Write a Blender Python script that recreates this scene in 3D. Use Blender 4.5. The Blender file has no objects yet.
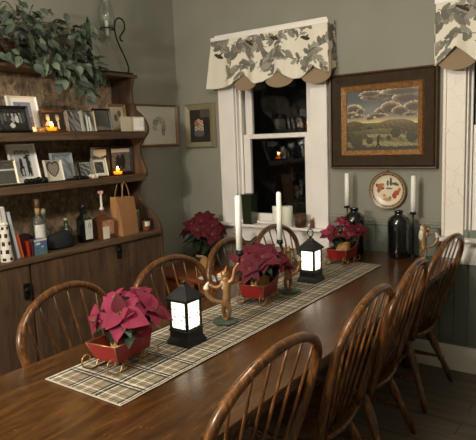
import bpy, math, random
from mathutils import Vector, Matrix
PI = math.pi
R = math.radians
S = bpy.context.scene
COL = S.collection
rnd = random.Random(7)

# ------------------------------------------------------------------ helpers
def lin(c):
    return tuple(((x / 12.92) if x <= .04045 else ((x + .055) / 1.055) ** 2.4) for x in [v / 255 for v in c])

class MB:
    """collects geometry that becomes one mesh"""
    def __init__(self):
        self.v = []; self.f = []; self.m = []; self.s = []; self.c = []; self.T = Matrix()
    def add(self, verts, faces, mi=0, smooth=False, cols=None):
        o = len(self.v)
        self.v += [tuple(self.T @ Vector(p)) for p in verts]
        for k, f in enumerate(faces):
            self.f.append(tuple(i + o for i in f)); self.m.append(mi); self.s.append(smooth)
            self.c.append(cols[k] if cols else (255, 255, 255))
        return self
    def box(self, x0, x1, y0, y1, z0, z1, mi=0, col=None):
        v = [(x, y, z) for z in (z0, z1) for y in (y0, y1) for x in (x0, x1)]
        f = [(0, 2, 3, 1), (4, 5, 7, 6), (0, 1, 5, 4), (2, 6, 7, 3), (0, 4, 6, 2), (1, 3, 7, 5)]
        return self.add(v, f, mi, False, [col] * 6 if col else None)
    def hexa(self, b, t, mi=0):
        """b, t: four points bottom, four points top (counter-clockwise from above)"""
        f = [(3, 2, 1, 0), (4, 5, 6, 7), (0, 1, 5, 4), (1, 2, 6, 5), (2, 3, 7, 6), (3, 0, 4, 7)]
        return self.add(list(b) + list(t), f, mi)
    def taper(self, hx0, hy0, z0, hx1, hy1, z1, mi=0):
        q = lambda a, b, z: [(-a, -b, z), (a, -b, z), (a, b, z), (-a, b, z)]
        return self.hexa(q(hx0, hy0, z0), q(hx1, hy1, z1), mi)
    def prism(self, pts, y0, y1, axis='y', mi=0):
        n = len(pts)
        if axis == 'y': mk = lambda p, d: (p[0], d, p[1])
        elif axis == 'x': mk = lambda p, d: (d, p[0], p[1])
        else: mk = lambda p, d: (p[0], p[1], d)
        v = [mk(p, y0) for p in pts] + [mk(p, y1) for p in pts]
        f = [tuple(range(n))[::-1], tuple(range(n, 2 * n))] + [(i, (i + 1) % n, n + (i + 1) % n, n + i) for i in range(n)]
        return self.add(v, f, mi)
    def tube(self, path, r, n=8, mi=0, closed=False, cap=True):
        P = [Vector(p) for p in path]; N = len(P)
        rr = r if isinstance(r, (list, tuple)) else [r] * N
        tang = []
        for i in range(N):
            a = P[i - 1] if (i > 0 or closed) else P[i]
            b = P[(i + 1) % N] if (i < N - 1 or closed) else P[i]
            t = (b - a); t = t.normalized() if t.length > 1e-9 else Vector((0, 0, 1)); tang.append(t)
        ref = Vector((0, 0, 1)) if abs(tang[0].z) < .9 else Vector((1, 0, 0))
        nrm = (ref - tang[0] * ref.dot(tang[0])).normalized()
        v = []
        for i in range(N):
            nrm = (nrm - tang[i] * nrm.dot(tang[i])).normalized()
            b = tang[i].cross(nrm)
            for k in range(n):
                a = 2 * PI * k / n
                v.append(tuple(P[i] + (nrm * math.cos(a) + b * math.sin(a)) * rr[i]))
        f = []
        for i in range(N if closed else N - 1):
            j = (i + 1) % N
            for k in range(n):
                l = (k + 1) % n
                f.append((i * n + k, i * n + l, j * n + l, j * n + k))
        if cap and not closed:
            f.append(tuple(range(n))[::-1]); f.append(tuple(range((N - 1) * n, N * n)))
        return self.add(v, f, mi, True)
    def lathe(self, prof, n=24, mi=0, smooth=True, cols=None):
        """prof: list of (r, z) from bottom up"""
        v = []; f = []; cc = []
        for r, z in prof:
            for k in range(n):
                a = 2 * PI * k / n; v.append((r * math.cos(a), r * math.sin(a), z))
        for i in range(len(prof) - 1):
            for k in range(n):
                l = (k + 1) % n
                f.append((i * n + k, i * n + l, (i + 1) * n + l, (i + 1) * n + k))
        if prof[0][0] > 1e-5: f.append(tuple(range(n))[::-1])
        if prof[-1][0] > 1e-5: f.append(tuple(range((len(prof) - 1) * n, len(prof) * n)))
        return self.add(v, f, mi, smooth)
    def ball(self, c, r, n=12, mi=0):
        rx, ry, rz = r if isinstance(r, (tuple, list)) else (r, r, r)
        v = []; f = []; m = n // 2
        for i in range(m + 1):
            t = PI * i / m
            for k in range(n):
                a = 2 * PI * k / n
                v.append((c[0] + rx * math.sin(t) * math.cos(a), c[1] + ry * math.sin(t) * math.sin(a), c[2] - rz * math.cos(t)))
        for i in range(m):
            for k in range(n):
                l = (k + 1) % n; f.append((i * n + k, i * n + l, (i + 1) * n + l, (i + 1) * n + k))
        return self.add(v, f, mi, True)
    def grid(self, nu, nv, pos, col=None, mi=0, smooth=False):
        v = [pos(i / nu, j / nv) for j in range(nv + 1) for i in range(nu + 1)]
        w = nu + 1; f = []; cc = []
        for j in range(nv):
            for i in range(nu):
                f.append((j * w + i, j * w + i + 1, (j + 1) * w + i + 1, (j + 1) * w + i))
                if col: cc.append(col((i + .5) / nu, (j + .5) / nv))
        return self.add(v, f, mi, smooth, cc if col else None)
    def leaf(self, base, d, up, L, W, droop=.2, fold=.25, n=5, mi=0, shape=.8):
        base = Vector(base); d = Vector(d).normalized(); up = Vector(up)
        sd = d.cross(up)
        if sd.length < 1e-4: sd = d.orthogonal()
        sd.normalize(); up = sd.cross(d).normalized()
        v = []; f = []
        for i in range(n + 1):
            t = i / n
            w = W * math.sin(PI * min(1, .04 + .96 * t) ** shape)
            c = base + d * (L * t) - up * (droop * L * t * t)
            v += [tuple(c - sd * w + up * (fold * w)), tuple(c), tuple(c + sd * w + up * (fold * w))]
        for i in range(n):
            a = i * 3; f += [(a, a + 1, a + 4, a + 3), (a + 1, a + 2, a + 5, a + 4)]
        return self.add(v, f, mi, True)
    def build(self, name, mats, parent=None, bevel=0, seg=2, painted=False, solid=0, subd=0, auto=False):
        me = bpy.data.meshes.new(name)
        me.from_pydata(self.v, [], self.f)
        if not isinstance(mats, (list, tuple)): mats = [mats]
        for m in mats: me.materials.append(m)
        me.polygons.foreach_set('material_index', self.m)
        me.polygons.foreach_set('use_smooth', self.s)
        if painted:
            at = me.color_attributes.new('Col', 'FLOAT_COLOR', 'CORNER'); dat = []; cache = {}
            for p, c in zip(me.polygons, self.c):
                q = cache.get(c)
                if q is None: q = cache[c] = list(lin(c)) + [1.0]
                dat += q * p.loop_total
            at.data.foreach_set('color', dat)
        me.update()
        o = bpy.data.objects.new(name, me); COL.objects.link(o)
        if parent: o.parent = parent
        if bevel:
            b = o.modifiers.new('bevel', 'BEVEL'); b.width = bevel; b.segments = seg; b.limit_method = 'ANGLE'; b.angle_limit = R(40)
        if solid:
            s = o.modifiers.new('solid', 'SOLIDIFY'); s.thickness = solid; s.offset = 0
        if subd:
            s = o.modifiers.new('sub', 'SUBSURF'); s.levels = subd; s.render_levels = subd
        return o

def tag(o, label=None, cat=None, group=None, kind=None):
    if label: o['label'] = label
    if cat: o['category'] = cat
    if group: o['group'] = group
    if kind: o['kind'] = kind
    return o
def thing(name, label, cat, loc=(0, 0, 0), rz=0, rx=0, group=None, kind=None):
    o = bpy.data.objects.new(name, None); COL.objects.link(o); o.empty_display_size = .05
    o.location = loc; o.rotation_euler = (rx, 0, rz)
    return tag(o, label, cat, group, kind)
def children(o): return [c for c in bpy.data.objects if c.parent == o]
def copy_tree(o, parent=None):
    c = o.copy(); COL.objects.link(c)
    if parent: c.parent = parent
    for ch in children(o): copy_tree(ch, c)
    return c
def smoothpath(pts, k=6, closed=False):
    P = [Vector(p) for p in pts]; n = len(P); out = []
    rng = range(n if closed else n - 1)
    for i in rng:
        if closed: p0, p1, p2, p3 = P[i - 1], P[i], P[(i + 1) % n], P[(i + 2) % n]
        else: p0, p1, p2, p3 = P[max(i - 1, 0)], P[i], P[i + 1], P[min(i + 2, n - 1)]
        for j in range(k):
            t = j / k
            out.append(tuple(.5 * ((2 * p1) + (p2 - p0) * t + (2 * p0 - 5 * p1 + 4 * p2 - p3) * t * t + (3 * p1 - p0 - 3 * p2 + p3) * t ** 3)))
    if not closed: out.append(tuple(P[-1]))
    return out

# ------------------------------------------------------------------ materials
class Nodes:
    def __init__(self, name):
        self.mat = bpy.data.materials.new(name); self.mat.use_nodes = True
        self.t = self.mat.node_tree; self.b = self.t.nodes['Principled BSDF']
    def n(self, typ, **kw):
        x = self.t.nodes.new(typ)
        for k, v in kw.items(): setattr(x, k, v)
        return x
    def l(self, a, b): self.t.links.new(a, b)
def simple(name, c, rough=.5, metal=0, spec=.5, coat=0, trans=0, emit=None, es=0, noise=0, nscale=20, bump=0, sheen=0):
    N = Nodes(name); b = N.b
    b.inputs['Base Color'].default_value = (*lin(c), 1); b.inputs['Roughness'].default_value = rough
    b.inputs['Metallic'].default_value = metal; b.inputs['Specular IOR Level'].default_value = spec
    b.inputs['Coat Weight'].default_value = coat; b.inputs['Coat Roughness'].default_value = .12
    b.inputs['Transmission Weight'].default_value = trans
    if emit: b.inputs['Emission Color'].default_value = (*lin(emit), 1); b.inputs['Emission Strength'].default_value = es
    if noise or bump:
        tc = N.n('ShaderNodeTexCoord'); nz = N.n('ShaderNodeTexNoise'); nz.inputs['Scale'].default_value = nscale; nz.inputs['Detail'].default_value = 5
        N.l(tc.outputs['Object'], nz.inputs['Vector'])
        if noise:
            r = N.n('ShaderNodeValToRGB'); L = lin(c)
            r.color_ramp.elements[0].color = (*[x * (1 - noise) for x in L], 1); r.color_ramp.elements[1].color = (*[min(1, x * (1 + noise)) for x in L], 1)
            r.color_ramp.elements[0].position = .3; r.color_ramp.elements[1].position = .7
            N.l(nz.outputs['Fac'], r.inputs['Fac']); N.l(r.outputs['Color'], b.inputs['Base Color'])
        if bump:
            bp = N.n('ShaderNodeBump'); bp.inputs['Strength'].default_value = bump; bp.inputs['Distance'].default_value = .01
            N.l(nz.outputs['Fac'], bp.inputs['Height']); N.l(bp.outputs['Normal'], b.inputs['Normal'])
    return N.mat
def wood(name, cols, scale=(3, 40, 40), rough=.35, coat=0, wear=None, wearscale=6, wearpos=.62, distort=1.5, bump=.15, coatr=.15):
    """grain along local axis with the smallest scale number"""
    N = Nodes(name); b = N.b
    tc = N.n('ShaderNodeTexCoord'); mp = N.n('ShaderNodeMapping'); mp.inputs['Scale'].default_value = scale
    N.l(tc.outputs['Object'], mp.inputs['Vector'])
    nz = N.n('ShaderNodeTexNoise'); nz.inputs['Scale'].default_value = 1; nz.inputs['Detail'].default_value = 6; nz.inputs['Distortion'].default_value = distort
    N.l(mp.outputs['Vector'], nz.inputs['Vector'])
    r = N.n('ShaderNodeValToRGB'); e = r.color_ramp.elements
    e[0].position = .3; e[0].color = (*lin(cols[0]), 1); e[1].position = .72; e[1].color = (*lin(cols[-1]), 1)
    if len(cols) > 2:
        x = e.new(.5); x.color = (*lin(cols[1]), 1)
    N.l(nz.outputs['Fac'], r.inputs['Fac']); out = r.outputs['Color']
    if wear:
        n2 = N.n('ShaderNodeTexNoise'); n2.inputs['Scale'].default_value = wearscale; n2.inputs['Detail'].default_value = 8; n2.inputs['Roughness'].default_value = .7
        N.l(tc.outputs['Object'], n2.inputs['Vector'])
        r2 = N.n('ShaderNodeValToRGB'); r2.color_ramp.elements[0].position = wearpos - .06; r2.color_ramp.elements[1].position = wearpos + .1
        N.l(n2.outputs['Fac'], r2.inputs['Fac'])
        mx = N.n('ShaderNodeMixRGB'); mx.inputs['Color2'].default_value = (*lin(wear), 1)
        N.l(r2.outputs['Color'], mx.inputs['Fac']); N.l(out, mx.inputs['Color1']); out = mx.outputs['Color']
    N.l(out, b.inputs['Base Color'])
    b.inputs['Roughness'].default_value = rough; b.inputs['Coat Weight'].default_value = coat; b.inputs['Coat Roughness'].default_value = coatr
    bp = N.n('ShaderNodeBump'); bp.inputs['Strength'].default_value = bump; bp.inputs['Distance'].default_value = .004
    N.l(nz.outputs['Fac'], bp.inputs['Height']); N.l(bp.outputs['Normal'], b.inputs['Normal'])
    return N.mat
def painted(name, rough=.5, emit=0, coat=0, trans=0):
    N = Nodes(name); a = N.n('ShaderNodeAttribute'); a.attribute_name = 'Col'
    N.l(a.outputs['Color'], N.b.inputs['Base Color']); N.b.inputs['Roughness'].default_value = rough
    N.b.inputs['Coat Weight'].default_value = coat; N.b.inputs['Coat Roughness'].default_value = .08
    if emit:
        N.l(a.outputs['Color'], N.b.inputs['Emission Color']); N.b.inputs['Emission Strength'].default_value = emit
    return N.mat
def glass(name, tint=(245, 246, 244), f0=.045, rough=.01):
    N = Nodes(name); out = N.t.nodes['Material Output']; N.t.nodes.remove(N.b)
    tr = N.n('ShaderNodeBsdfTransparent'); tr.inputs['Color'].default_value = (*lin(tint), 1)
    gl = N.n('ShaderNodeBsdfGlossy'); gl.inputs['Roughness'].default_value = rough
    lw = N.n('ShaderNodeLayerWeight'); lw.inputs['Blend'].default_value = .5
    pw = N.n('ShaderNodeMath', operation='POWER'); pw.inputs[1].default_value = 3; ml = N.n('ShaderNodeMath', operation='MULTIPLY_ADD'); ml.inputs[1].default_value = .5; ml.inputs[2].default_value = f0
    N.l(lw.outputs['Facing'], pw.inputs[0]); N.l(pw.outputs[0], ml.inputs[0])
    mx = N.n('ShaderNodeMixShader'); N.l(ml.outputs[0], mx.inputs['Fac']); N.l(tr.outputs['BSDF'], mx.inputs[1]); N.l(gl.outputs['BSDF'], mx.inputs[2])
    N.l(mx.outputs['Shader'], out.inputs['Surface']); return N.mat

M = {}
M['wall'] = simple('sage_wall_paint', (139, 138, 125), .75, noise=.06, nscale=3, bump=.03)
M['ceil'] = simple('ceiling_paint', (190, 188, 178), .9)
M['wains'] = simple('wainscot_paint', (112, 119, 110), .6, noise=.08, nscale=5)
M['trim'] = simple('white_trim_paint', (240, 235, 229), .45, noise=.05, nscale=4)
M['crackle'] = None
M['chair'] = wood('chair_wood', [(50, 29, 12), (98, 60, 27), (150, 100, 52)], (45, 45, 6), .3, .22, wear=(116, 68, 32), wearscale=60, wearpos=.7, coatr=.2)
M['table'] = wood('table_wood', [(46, 26, 9), (70, 43, 16), (90, 59, 25)], (26, 2.6, 26), .24, .12, wear=(124, 82, 40), wearscale=26, wearpos=.68, bump=.05, coatr=.22)
M['tabledark'] = wood('table_base_wood', [(40, 22, 12), (70, 40, 22)], (30, 30, 4), .45)
M['hutch'] = wood('hutch_wood', [(62, 45, 32), (82, 60, 42), (102, 77, 55)], (18, 18, 2.0), .6, 0, wear=(60, 43, 30), wearscale=5, wearpos=.6, bump=.3)
M['hutchh'] = wood('hutch_shelf_wood', [(58, 42, 29), (82, 61, 42), (104, 79, 55)], (20, 2.2, 30), .6, 0, wear=(52, 37, 25), wearscale=9, wearpos=.62, bump=.3)
M['hutchback'] = wood('hutch_back_wood', [(98, 80, 62), (146, 122, 96), (186, 160, 130)], (14, 12, 9), .7, 0, wear=(92, 84, 66), wearscale=16, wearpos=.56, distort=2.5, bump=.35)
M['iron'] = simple('black_iron', (22, 21, 20), .5, .6)
M['blackpaint'] = simple('black_lantern_paint', (24, 25, 27), .38)
M['gold'] = simple('gold_wire', (176, 140, 92), .35, .8)
M['redmetal'] = simple('red_sled_paint', (144, 26, 32), .35, coat=.3)
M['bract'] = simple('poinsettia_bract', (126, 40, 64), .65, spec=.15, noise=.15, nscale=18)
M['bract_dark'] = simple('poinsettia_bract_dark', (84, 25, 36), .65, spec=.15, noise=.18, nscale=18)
M['leaf'] = simple('poinsettia_leaf', (34, 46, 32), .5, noise=.3, nscale=25)
M['yellow'] = simple('flower_centre', (116, 92, 44), .6)
M['burlap'] = simple('tan_pot_wrap', (172, 134, 84), .8, noise=.25, nscale=60, bump=.3)
M['soil'] = simple('dark_soil', (32, 24, 18), .95)
M['wax'] = simple('white_wax', (244, 242, 234), .5)
M['wax'].node_tree.nodes['Principled BSDF'].inputs['Subsurface Weight'].default_value = .1
M['wick'] = simple('dark_wick', (30, 26, 24), .9)
M['paint'] = painted('painted_print', .55)
M['photo'] = painted('glossy_photograph', .32, coat=.15)
M['cloth'] = painted('printed_fabric', .9)
M['runner'] = painted('woven_plaid', .95)
M['ceramic'] = painted('glazed_plate', .25, coat=.6)
M['lining'] = simple('tan_lining', (146, 126, 100), .9)
M['cream'] = simple('cream_board', (222, 214, 196), .7)
M['crock'] = simple('black_glazed_crock', (12, 13, 14), .16, coat=.6)
M['glass'] = glass('clear_glass')
M['pane'] = glass('window_pane')
M['greenglass'] = simple('dark_green_glass', (44, 50, 34), .15, coat=.4)
M['bronze'] = simple('fox_bronze', (160, 122, 80), .38, .35, noise=.25, nscale=30)
M['foxwhite'] = simple('fox_white', (214, 204, 188), .5)
M['verdigris'] = simple('green_base', (66, 82, 66), .6, noise=.3, nscale=40)
M['kraft'] = simple('kraft_paper', (160, 114, 72), .85, noise=.08, nscale=12)
M['silver'] = simple('silver_frame', (150, 141, 116), .4, .3)
M['darkframe'] = simple('black_frame', (20, 17, 16), .4)
M['brownframe'] = wood('brown_frame', [(66, 42, 24), (110, 74, 44)], (40, 40, 40), .45)
M['oakframe'] = wood('oak_frame', [(118, 84, 50), (150, 112, 70)], (30, 30, 30), .5)
M['whiteframe'] = simple('white_frame', (226, 222, 214), .5)
M['acrylic'] = simple('pale_blue_frame', (138, 146, 152), .25, coat=.3)
M['flame'] = simple('candle_flame', (255, 200, 110), .5, emit=(255, 190, 104), es=18)
M['amber'] = glass('amber_glass', (255, 218, 150), .06, .03)
M['amberwax'] = simple('lit_wax', (236, 190, 110), .5, emit=(255, 180, 80), es=2.2)
M['greenery'] = simple('greenery_leaf', (62, 74, 60), .6, noise=.35, nscale=14)
M['greenery2'] = simple('pale_greenery_leaf', (96, 108, 86), .6, noise=.3, nscale=14)
M['stem'] = simple('brown_stem', (64, 52, 36), .8)
M['basket'] = wood('reddish_bowl', [(58, 32, 19), (92, 52, 30)], (30, 30, 60), .55)
M['chest'] = wood('reddish_chest_wood', [(96, 48, 26), (136, 72, 38), (158, 90, 50)], (3, 24, 24), .45)
M['floor'] = None

def floor_mat():
    N = Nodes('floor_planks'); b = N.b
    tc = N.n('ShaderNodeTexCoord'); br = N.n('ShaderNodeTexBrick')
    br.inputs['Scale'].default_value = 1; br.inputs['Brick Width'].default_value = 1.4; br.inputs['Row Height'].default_value = .14
    br.inputs['Mortar Size'].default_value = .003; br.inputs['Color1'].default_value = (*lin((100, 90, 79)), 1); br.inputs['Color2'].default_value = (*lin((114, 103, 89)), 1)
    br.inputs['Mortar'].default_value = (*lin((60, 54, 48)), 1)
    N.l(tc.outputs['Object'], br.inputs['Vector'])
    mp = N.n('ShaderNodeMapping'); mp.inputs['Scale'].default_value = (2.2, 22, 1); N.l(tc.outputs['Object'], mp.inputs['Vector'])
    nz = N.n('ShaderNodeTexNoise'); nz.inputs['Detail'].default_value = 5; nz.inputs['Scale'].default_value = 1; N.l(mp.outputs['Vector'], nz.inputs['Vector'])
    mx = N.n('ShaderNodeMixRGB', blend_type='OVERLAY'); mx.inputs['Fac'].default_value = .7
    N.l(br.outputs['Color'], mx.inputs['Color1']); N.l(nz.outputs['Fac'], mx.inputs['Color2']); N.l(mx.outputs['Color'], b.inputs['Base Color'])
    b.inputs['Roughness'].default_value = .55
    return N.mat
M['floor'] = floor_mat()
def crackle_mat():
    N = Nodes('crackled_cream_paint'); b = N.b
    tc = N.n('ShaderNodeTexCoord'); vo = N.n('ShaderNodeTexVoronoi', feature='DISTANCE_TO_EDGE'); vo.inputs['Scale'].default_value = 11
    nz = N.n('ShaderNodeTexNoise'); nz.inputs['Scale'].default_value = 4
    N.l(tc.outputs['Object'], nz.inputs['Vector'])
    md = N.n('ShaderNodeMixRGB'); md.inputs['Fac'].default_value = .1
    N.l(tc.outputs['Object'], md.inputs['Color1']); N.l(nz.outputs['Color'], md.inputs['Color2']); N.l(md.outputs['Color'], vo.inputs['Vector'])
    r = N.n('ShaderNodeValToRGB'); r.color_ramp.elements[0].position = 0; r.color_ramp.elements[0].color = (*lin((196, 178, 164)), 1)
    r.color_ramp.elements[1].position = .011; r.color_ramp.elements[1].color = (*lin((240, 230, 218)), 1)
    N.l(vo.outputs['Distance'], r.inputs['Fac'])
    r2 = N.n('ShaderNodeValToRGB'); r2.color_ramp.elements[0].position = .5; r2.color_ramp.elements[1].position = .56
    N.l(nz.outputs['Fac'], r2.inputs['Fac'])
    mx = N.n('ShaderNodeMixRGB'); mx.inputs['Color1'].default_value = (*lin((238, 230, 220)), 1)
    N.l(r2.outputs['Color'], mx.inputs['Fac']); N.l(r.outputs['Color'], mx.inputs['Color2']); N.l(mx.outputs['Color'], b.inputs['Base Color'])
    b.inputs['Roughness'].default_value = .5
    return N.mat
M['crackle'] = crackle_mat()

# ------------------------------------------------------------------ room shell
YB, XL, XR, YF, ZC = 3.63, -3.212, 1.5, -1.6, 2.85
def struct(name, mb, m, **k):
    o = mb.build(name, m, **k); o['kind'] = 'structure'; return o
struct('floor', MB().box(XL - .1, XR + .1, YF - .1, YB + .2, -.1, 0), M['floor'])
struct('ceiling', MB().box(XL - .1, XR + .1, YF - .1, YB + .2, ZC, ZC + .1), M['ceil'])
struct('wall_left', MB().box(XL - .12, XL, YF - .1, YB + .15, 0, ZC), M['wall'])
struct('wall_right', MB().box(XR, XR + .12, YF - .1, YB + .15, 0, ZC), M['wall'])
struct('wall_front', MB().box(XL, XR, YF - .12, YF, 0, ZC), M['wall'])
W1 = (-2.61, -1.935, .885, 2.22); W2 = (-.872, -.20, .885, 2.22)
wb = MB()
for x0, x1 in ((XL, W1[0]), (W1[1], W2[0]), (W2[1], XR)): wb.box(x0, x1, YB, YB + .15, 0, ZC)
for w in (W1, W2):
    wb.box(w[0], w[1], YB, YB + .15, 0, w[2]); wb.box(w[0], w[1], YB, YB + .15, w[3], ZC)
struct('wall_back', wb, M['wall'])
# wainscot boards below the chair rail, right of the first window
wn = MB()
x = -1.795
while x < XR - .02:
    wn.box(x, min(x + .083, XR), YB - .012, YB - .0005, .17, .935); x += .087
struct('trim_wainscot', wn, M['wains'], bevel=.004)
wr = MB()
for x0, x1 in ((-1.795, -1.005),):
    wr.box(x0, x1, YB - .022, YB - .0005, .937, .958); wr.box(x0, x1, YB - .034, YB - .0005, .958, .972); wr.box(x0, x1, YB - .018, YB - .0005, .972, .994)
struct('trim_chair_rail', wr, M['wall'], bevel=.003)
bb = MB().box(-3.2, XR, YB - .02, YB - .0005, 0, .15); bb.box(-3.2, XR, YB - .014, YB - .0005, .15, .17)
struct('baseboard_back', bb, M['trim'], bevel=.003)
struct('baseboard_left', MB().box(XL + .0005, XL + .02, 2.95, YB - .03, 0, .17), M['trim'], bevel=.003)

def window(name, w, cas):
    x0, x1, z0, z1 = w
    t = thing(name, None, None, (0, 0, 0), kind='structure')
    c = MB()
    a, b = cas
    for p, q in ((a, x0), (x1, b)):
        c.box(p, q, YB - .022, YB - .0005, z0, z1 + .11)
    c.box(x0, x1, YB - .022, YB - .0005, z1, z1 + .11)
    c.box(a - .01, b + .01, YB - .034, YB - .0005, z1 + .11, z1 + .14)
    c.box(a, a + .02, YB - .031, YB - .022, z0, z1 + .11); c.box(b - .02, b, YB - .031, YB - .022, z0, z1 + .11)
    j = MB()
    for p, q in ((x0, x0 + .012), (x1 - .012, x1)): j.box(p, q, YB - .0, YB + .145, z0, z1)
    j.box(x0 + .012, x1 - .012, YB, YB + .145, z1 - .012, z1); j.box(x0, x1, YB + .01, YB + .148, z0 - .0, z0 + .02)
    for p, q in ((x0 + .012, x0 + .03), (x1 - .03, x1 - .012)): j.box(p, q, YB + .035, YB + .05, z0, z1)
    j.build('jamb', M['trim'], t, bevel=.002)
    s = MB().box(a - .02, b + .02, YB - .08, YB + .01, z0 - .022, z0)
    s.build('stool', M['trim'], t, bevel=.006)
    ap = MB().box(a, b, YB - .024, YB - .0005, z0 - .17, z0 - .022)
    ap.build('apron', M['trim'], t, bevel=.004)
    def sash(nm, y, za, zb, bot, top):
        f = MB(); l, r = x0 + .03, x1 - .03; st = .062
        f.box(l, l + st, y - .017, y + .017, za, zb); f.box(r - st, r, y - .017, y + .017, za, zb)
        f.box(l + st, r - st, y - .017, y + .017, za, za + bot); f.box(l + st, r - st, y - .017, y + .017, zb - top, zb)
        sh = f.build(nm, M['trim'], t, bevel=.004)
        MB().box(l + st - .004, r - st + .004, y - .003, y + .003, za + bot - .004, zb - top + .004).build('pane', M['pane'], sh)
    sash('lower_sash', YB + .07, z0 + .02, 1.585, .055, .035)
    sash('upper_sash', YB + .11, 1.545, z1 - .012, .035, .06)
    MB().box((x0 + x1) / 2 - .025, (x0 + x1) / 2 + .025, YB + .045, YB + .085, 1.585, 1.6).build('sash_lock', M['iron'], t, bevel=.003)
    return t, c
t, c = window('window_1', W1, (-2.755, -1.80)); c.build('casing', M['trim'], t, bevel=.004)
t, c = window('window_2', W2, (-1.005, -.07)); c.build('casing', M['crackle'], t, bevel=.004)

# ------------------------------------------------------------------ valances
def leafpattern(seed, n):
    r = random.Random(seed); L = []
    cs = [(122, 118, 106), (136, 131, 118), (108, 105, 95), (152, 147, 134)]
    for k in range(n):                       # sprays: a stem with leaves to both sides
        x, y = r.uniform(0, 1.0), r.uniform(-.02, .40); a = r.uniform(0, 2 * PI); m = r.randint(5, 9); bend = r.uniform(-.35, .35)
        for q in range(m):
            nx, ny = x + .028 * math.cos(a), y + .028 * math.sin(a)
            L.append(((x + nx) / 2, (y + ny) / 2, .017, .0035, a, cs[2]))
            for sd in (-1, 1):
                if r.random() < .8:
                    l = r.uniform(.022, .042); b = a + sd * r.uniform(.6, 1.1)
                    L.append((nx + l * .9 * math.cos(b), ny + l * .9 * math.sin(b), l, l * r.uniform(.38, .55), b, r.choice(cs)))
            x, y, a = nx, ny, a + bend * r.uniform(.3, 1)
    for k in range(4):   # small dark birds
        cx, cy = .1 + k * .24 + r.uniform(-.03, .03), r.choice([.27, .3, .24])
        L.append((cx, cy, .04, .014, -.5, (58, 50, 40))); L.append((cx - .03, cy + .016, .012, .009, 0, (50, 42, 34))); L.append((cx + .01, cy + .012, .02, .008, .6, (72, 60, 46)))
    def fn(x, z):
        c = (226, 219, 203)
        for (a, b, l, w, an, cc) in L:
            dx, dz = x - a, z - b
            if dx * dx + dz * dz > l * l: continue
            u = dx * math.cos(an) + dz * math.sin(an); v = -dx * math.sin(an) + dz * math.cos(an)
            if (u / l) ** 2 + (v / w) ** 2 < 1: c = cc
        return c
    return fn
def valance(xa, xb, peaks, ztop, label, seed, flare=0, shift=0):
    t = thing('window_valance', label, 'valance', ((xa + xb) / 2, YB, ztop)); ox = -(xa + xb) / 2
    fn = leafpattern(seed, 22); D = .125; W = xb - xa
    def drop(x):       # length of cloth below the board at x
        d = .35
        for p, wd in peaks:
            q = abs(x - p) / wd
            if q < 1: d -= .085 * (1 - q) ** 1.1
        return d + .008 * math.sin(x * 23)
    def pos(u, v):
        x = xa + u * W; dz = drop(x) * (1 - v)
        y = -D - (.014 * math.sin(x * 27 + 1) + .006 * math.sin(x * 61)) * (1 - .75 * v) - .012 * (1 - v)
        fl = 0
        if flare: fl = -flare * max(0, 1 - u * 7) * (1 - v)
        return (x + ox + fl, y, -dz)
    mb = MB(); mb.grid(int(W / .0055), 64, pos, lambda u, v: fn(u * W + shift, v * .36), smooth=True)
    mb.build('cloth_front', M['cloth'], t, painted=True, solid=.003)
    for xs, sg in ((xa, -1), (xb, 1)):
        rt = MB().grid(14, 40, lambda u, v: (xs + ox + (-(flare) * (1 - v) if (flare and sg < 0) else 0), -D - .005 + u * (D + .003), -(1 - v) * (.32 - .04 * u)), lambda u, v: fn(.4 + u * .12, v * .36), smooth=True)
        rt.build('cloth_return', M['cloth'], t, painted=True, solid=.003)
    ln = MB()
    for p, wd in peaks:
        pts = [(p + ox - wd * .95, -.2)] + [(p + ox + wd * .95 * -math.cos(PI * k / 12), -.33 - .06 * math.sin(PI * k / 12)) for k in range(13)] + [(p + ox + wd * .95, -.2)]
        ln.prism(pts, -D + .008, -D + .012)
    ln.build('lining', M['lining'], t)
    MB().box(xa + ox - .004, xb + ox + .004, -D - .006, -.036, -.002, .026).build('mounting_board', M['trim'], t, bevel=.003)
    return t
valance(-2.725, -1.735, [(-2.43, .11), (-2.13, .125), (-1.835, .12)], 2.30, 'long cream leaf-print valance over the whole window left of the landscape painting', 3, flare=.06)
valance(-1.03, -.03, [(-.905, .12), (-.6, .13), (-.3, .12)], 2.30, 'cream leaf-print valance at the right edge of the photo, over the crackled window casing', 3, shift=.2)

# ------------------------------------------------------------------ pictures
def fnoise(seed):
    r = random.Random(seed); W = [(r.uniform(2, 9), r.uniform(2, 9), r.uniform(0, 6.3)) for _ in range(7)]
    return lambda u, v: sum(math.sin(a * u * 3 + b * v * 3 + p) for a, b, p in W) / 7
def mix(a, b, t):
    t = max(0, min(1, t)); return tuple(int(a[i] + (b[i] - a[i]) * t) for i in range(3))
def ell(u, v, cx, cy, rx, ry): return ((u - cx) / rx) ** 2 + ((v - cy) / ry) ** 2 < 1
def frame_part(w, h, fw, t, inner=.4, lip=.0):
    """mitred frame in the XZ plane, front towards -Y, origin bottom centre"""
    mb = MB()
    o = [(-w / 2, 0), (w / 2, 0), (w / 2, h), (-w / 2, h)]
    i = [(-w / 2 + fw, fw), (w / 2 - fw, fw), (w / 2 - fw, h - fw), (-w / 2 + fw, h - fw)]
    m = [((a[0] * .75 + b[0] * .25), (a[1] * .75 + b[1] * .25)) for a, b in zip(o, i)]
    rings = [(o, t * .5), (o, t * .85 - t), (m, -t), (i, -t * inner), (i, t * .5)]
    v = []
    for pts, y in rings: v += [(p[0], y, p[1]) for p in pts]
    f = []
    for r_ in range(5):
        s = (r_ + 1) % 5
        for k in range(4):
            l = (k + 1) % 4; f.append((r_ * 4 + k, r_ * 4 + l, s * 4 + l, s * 4 + k))
    mb.add(v, f); return mb
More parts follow.
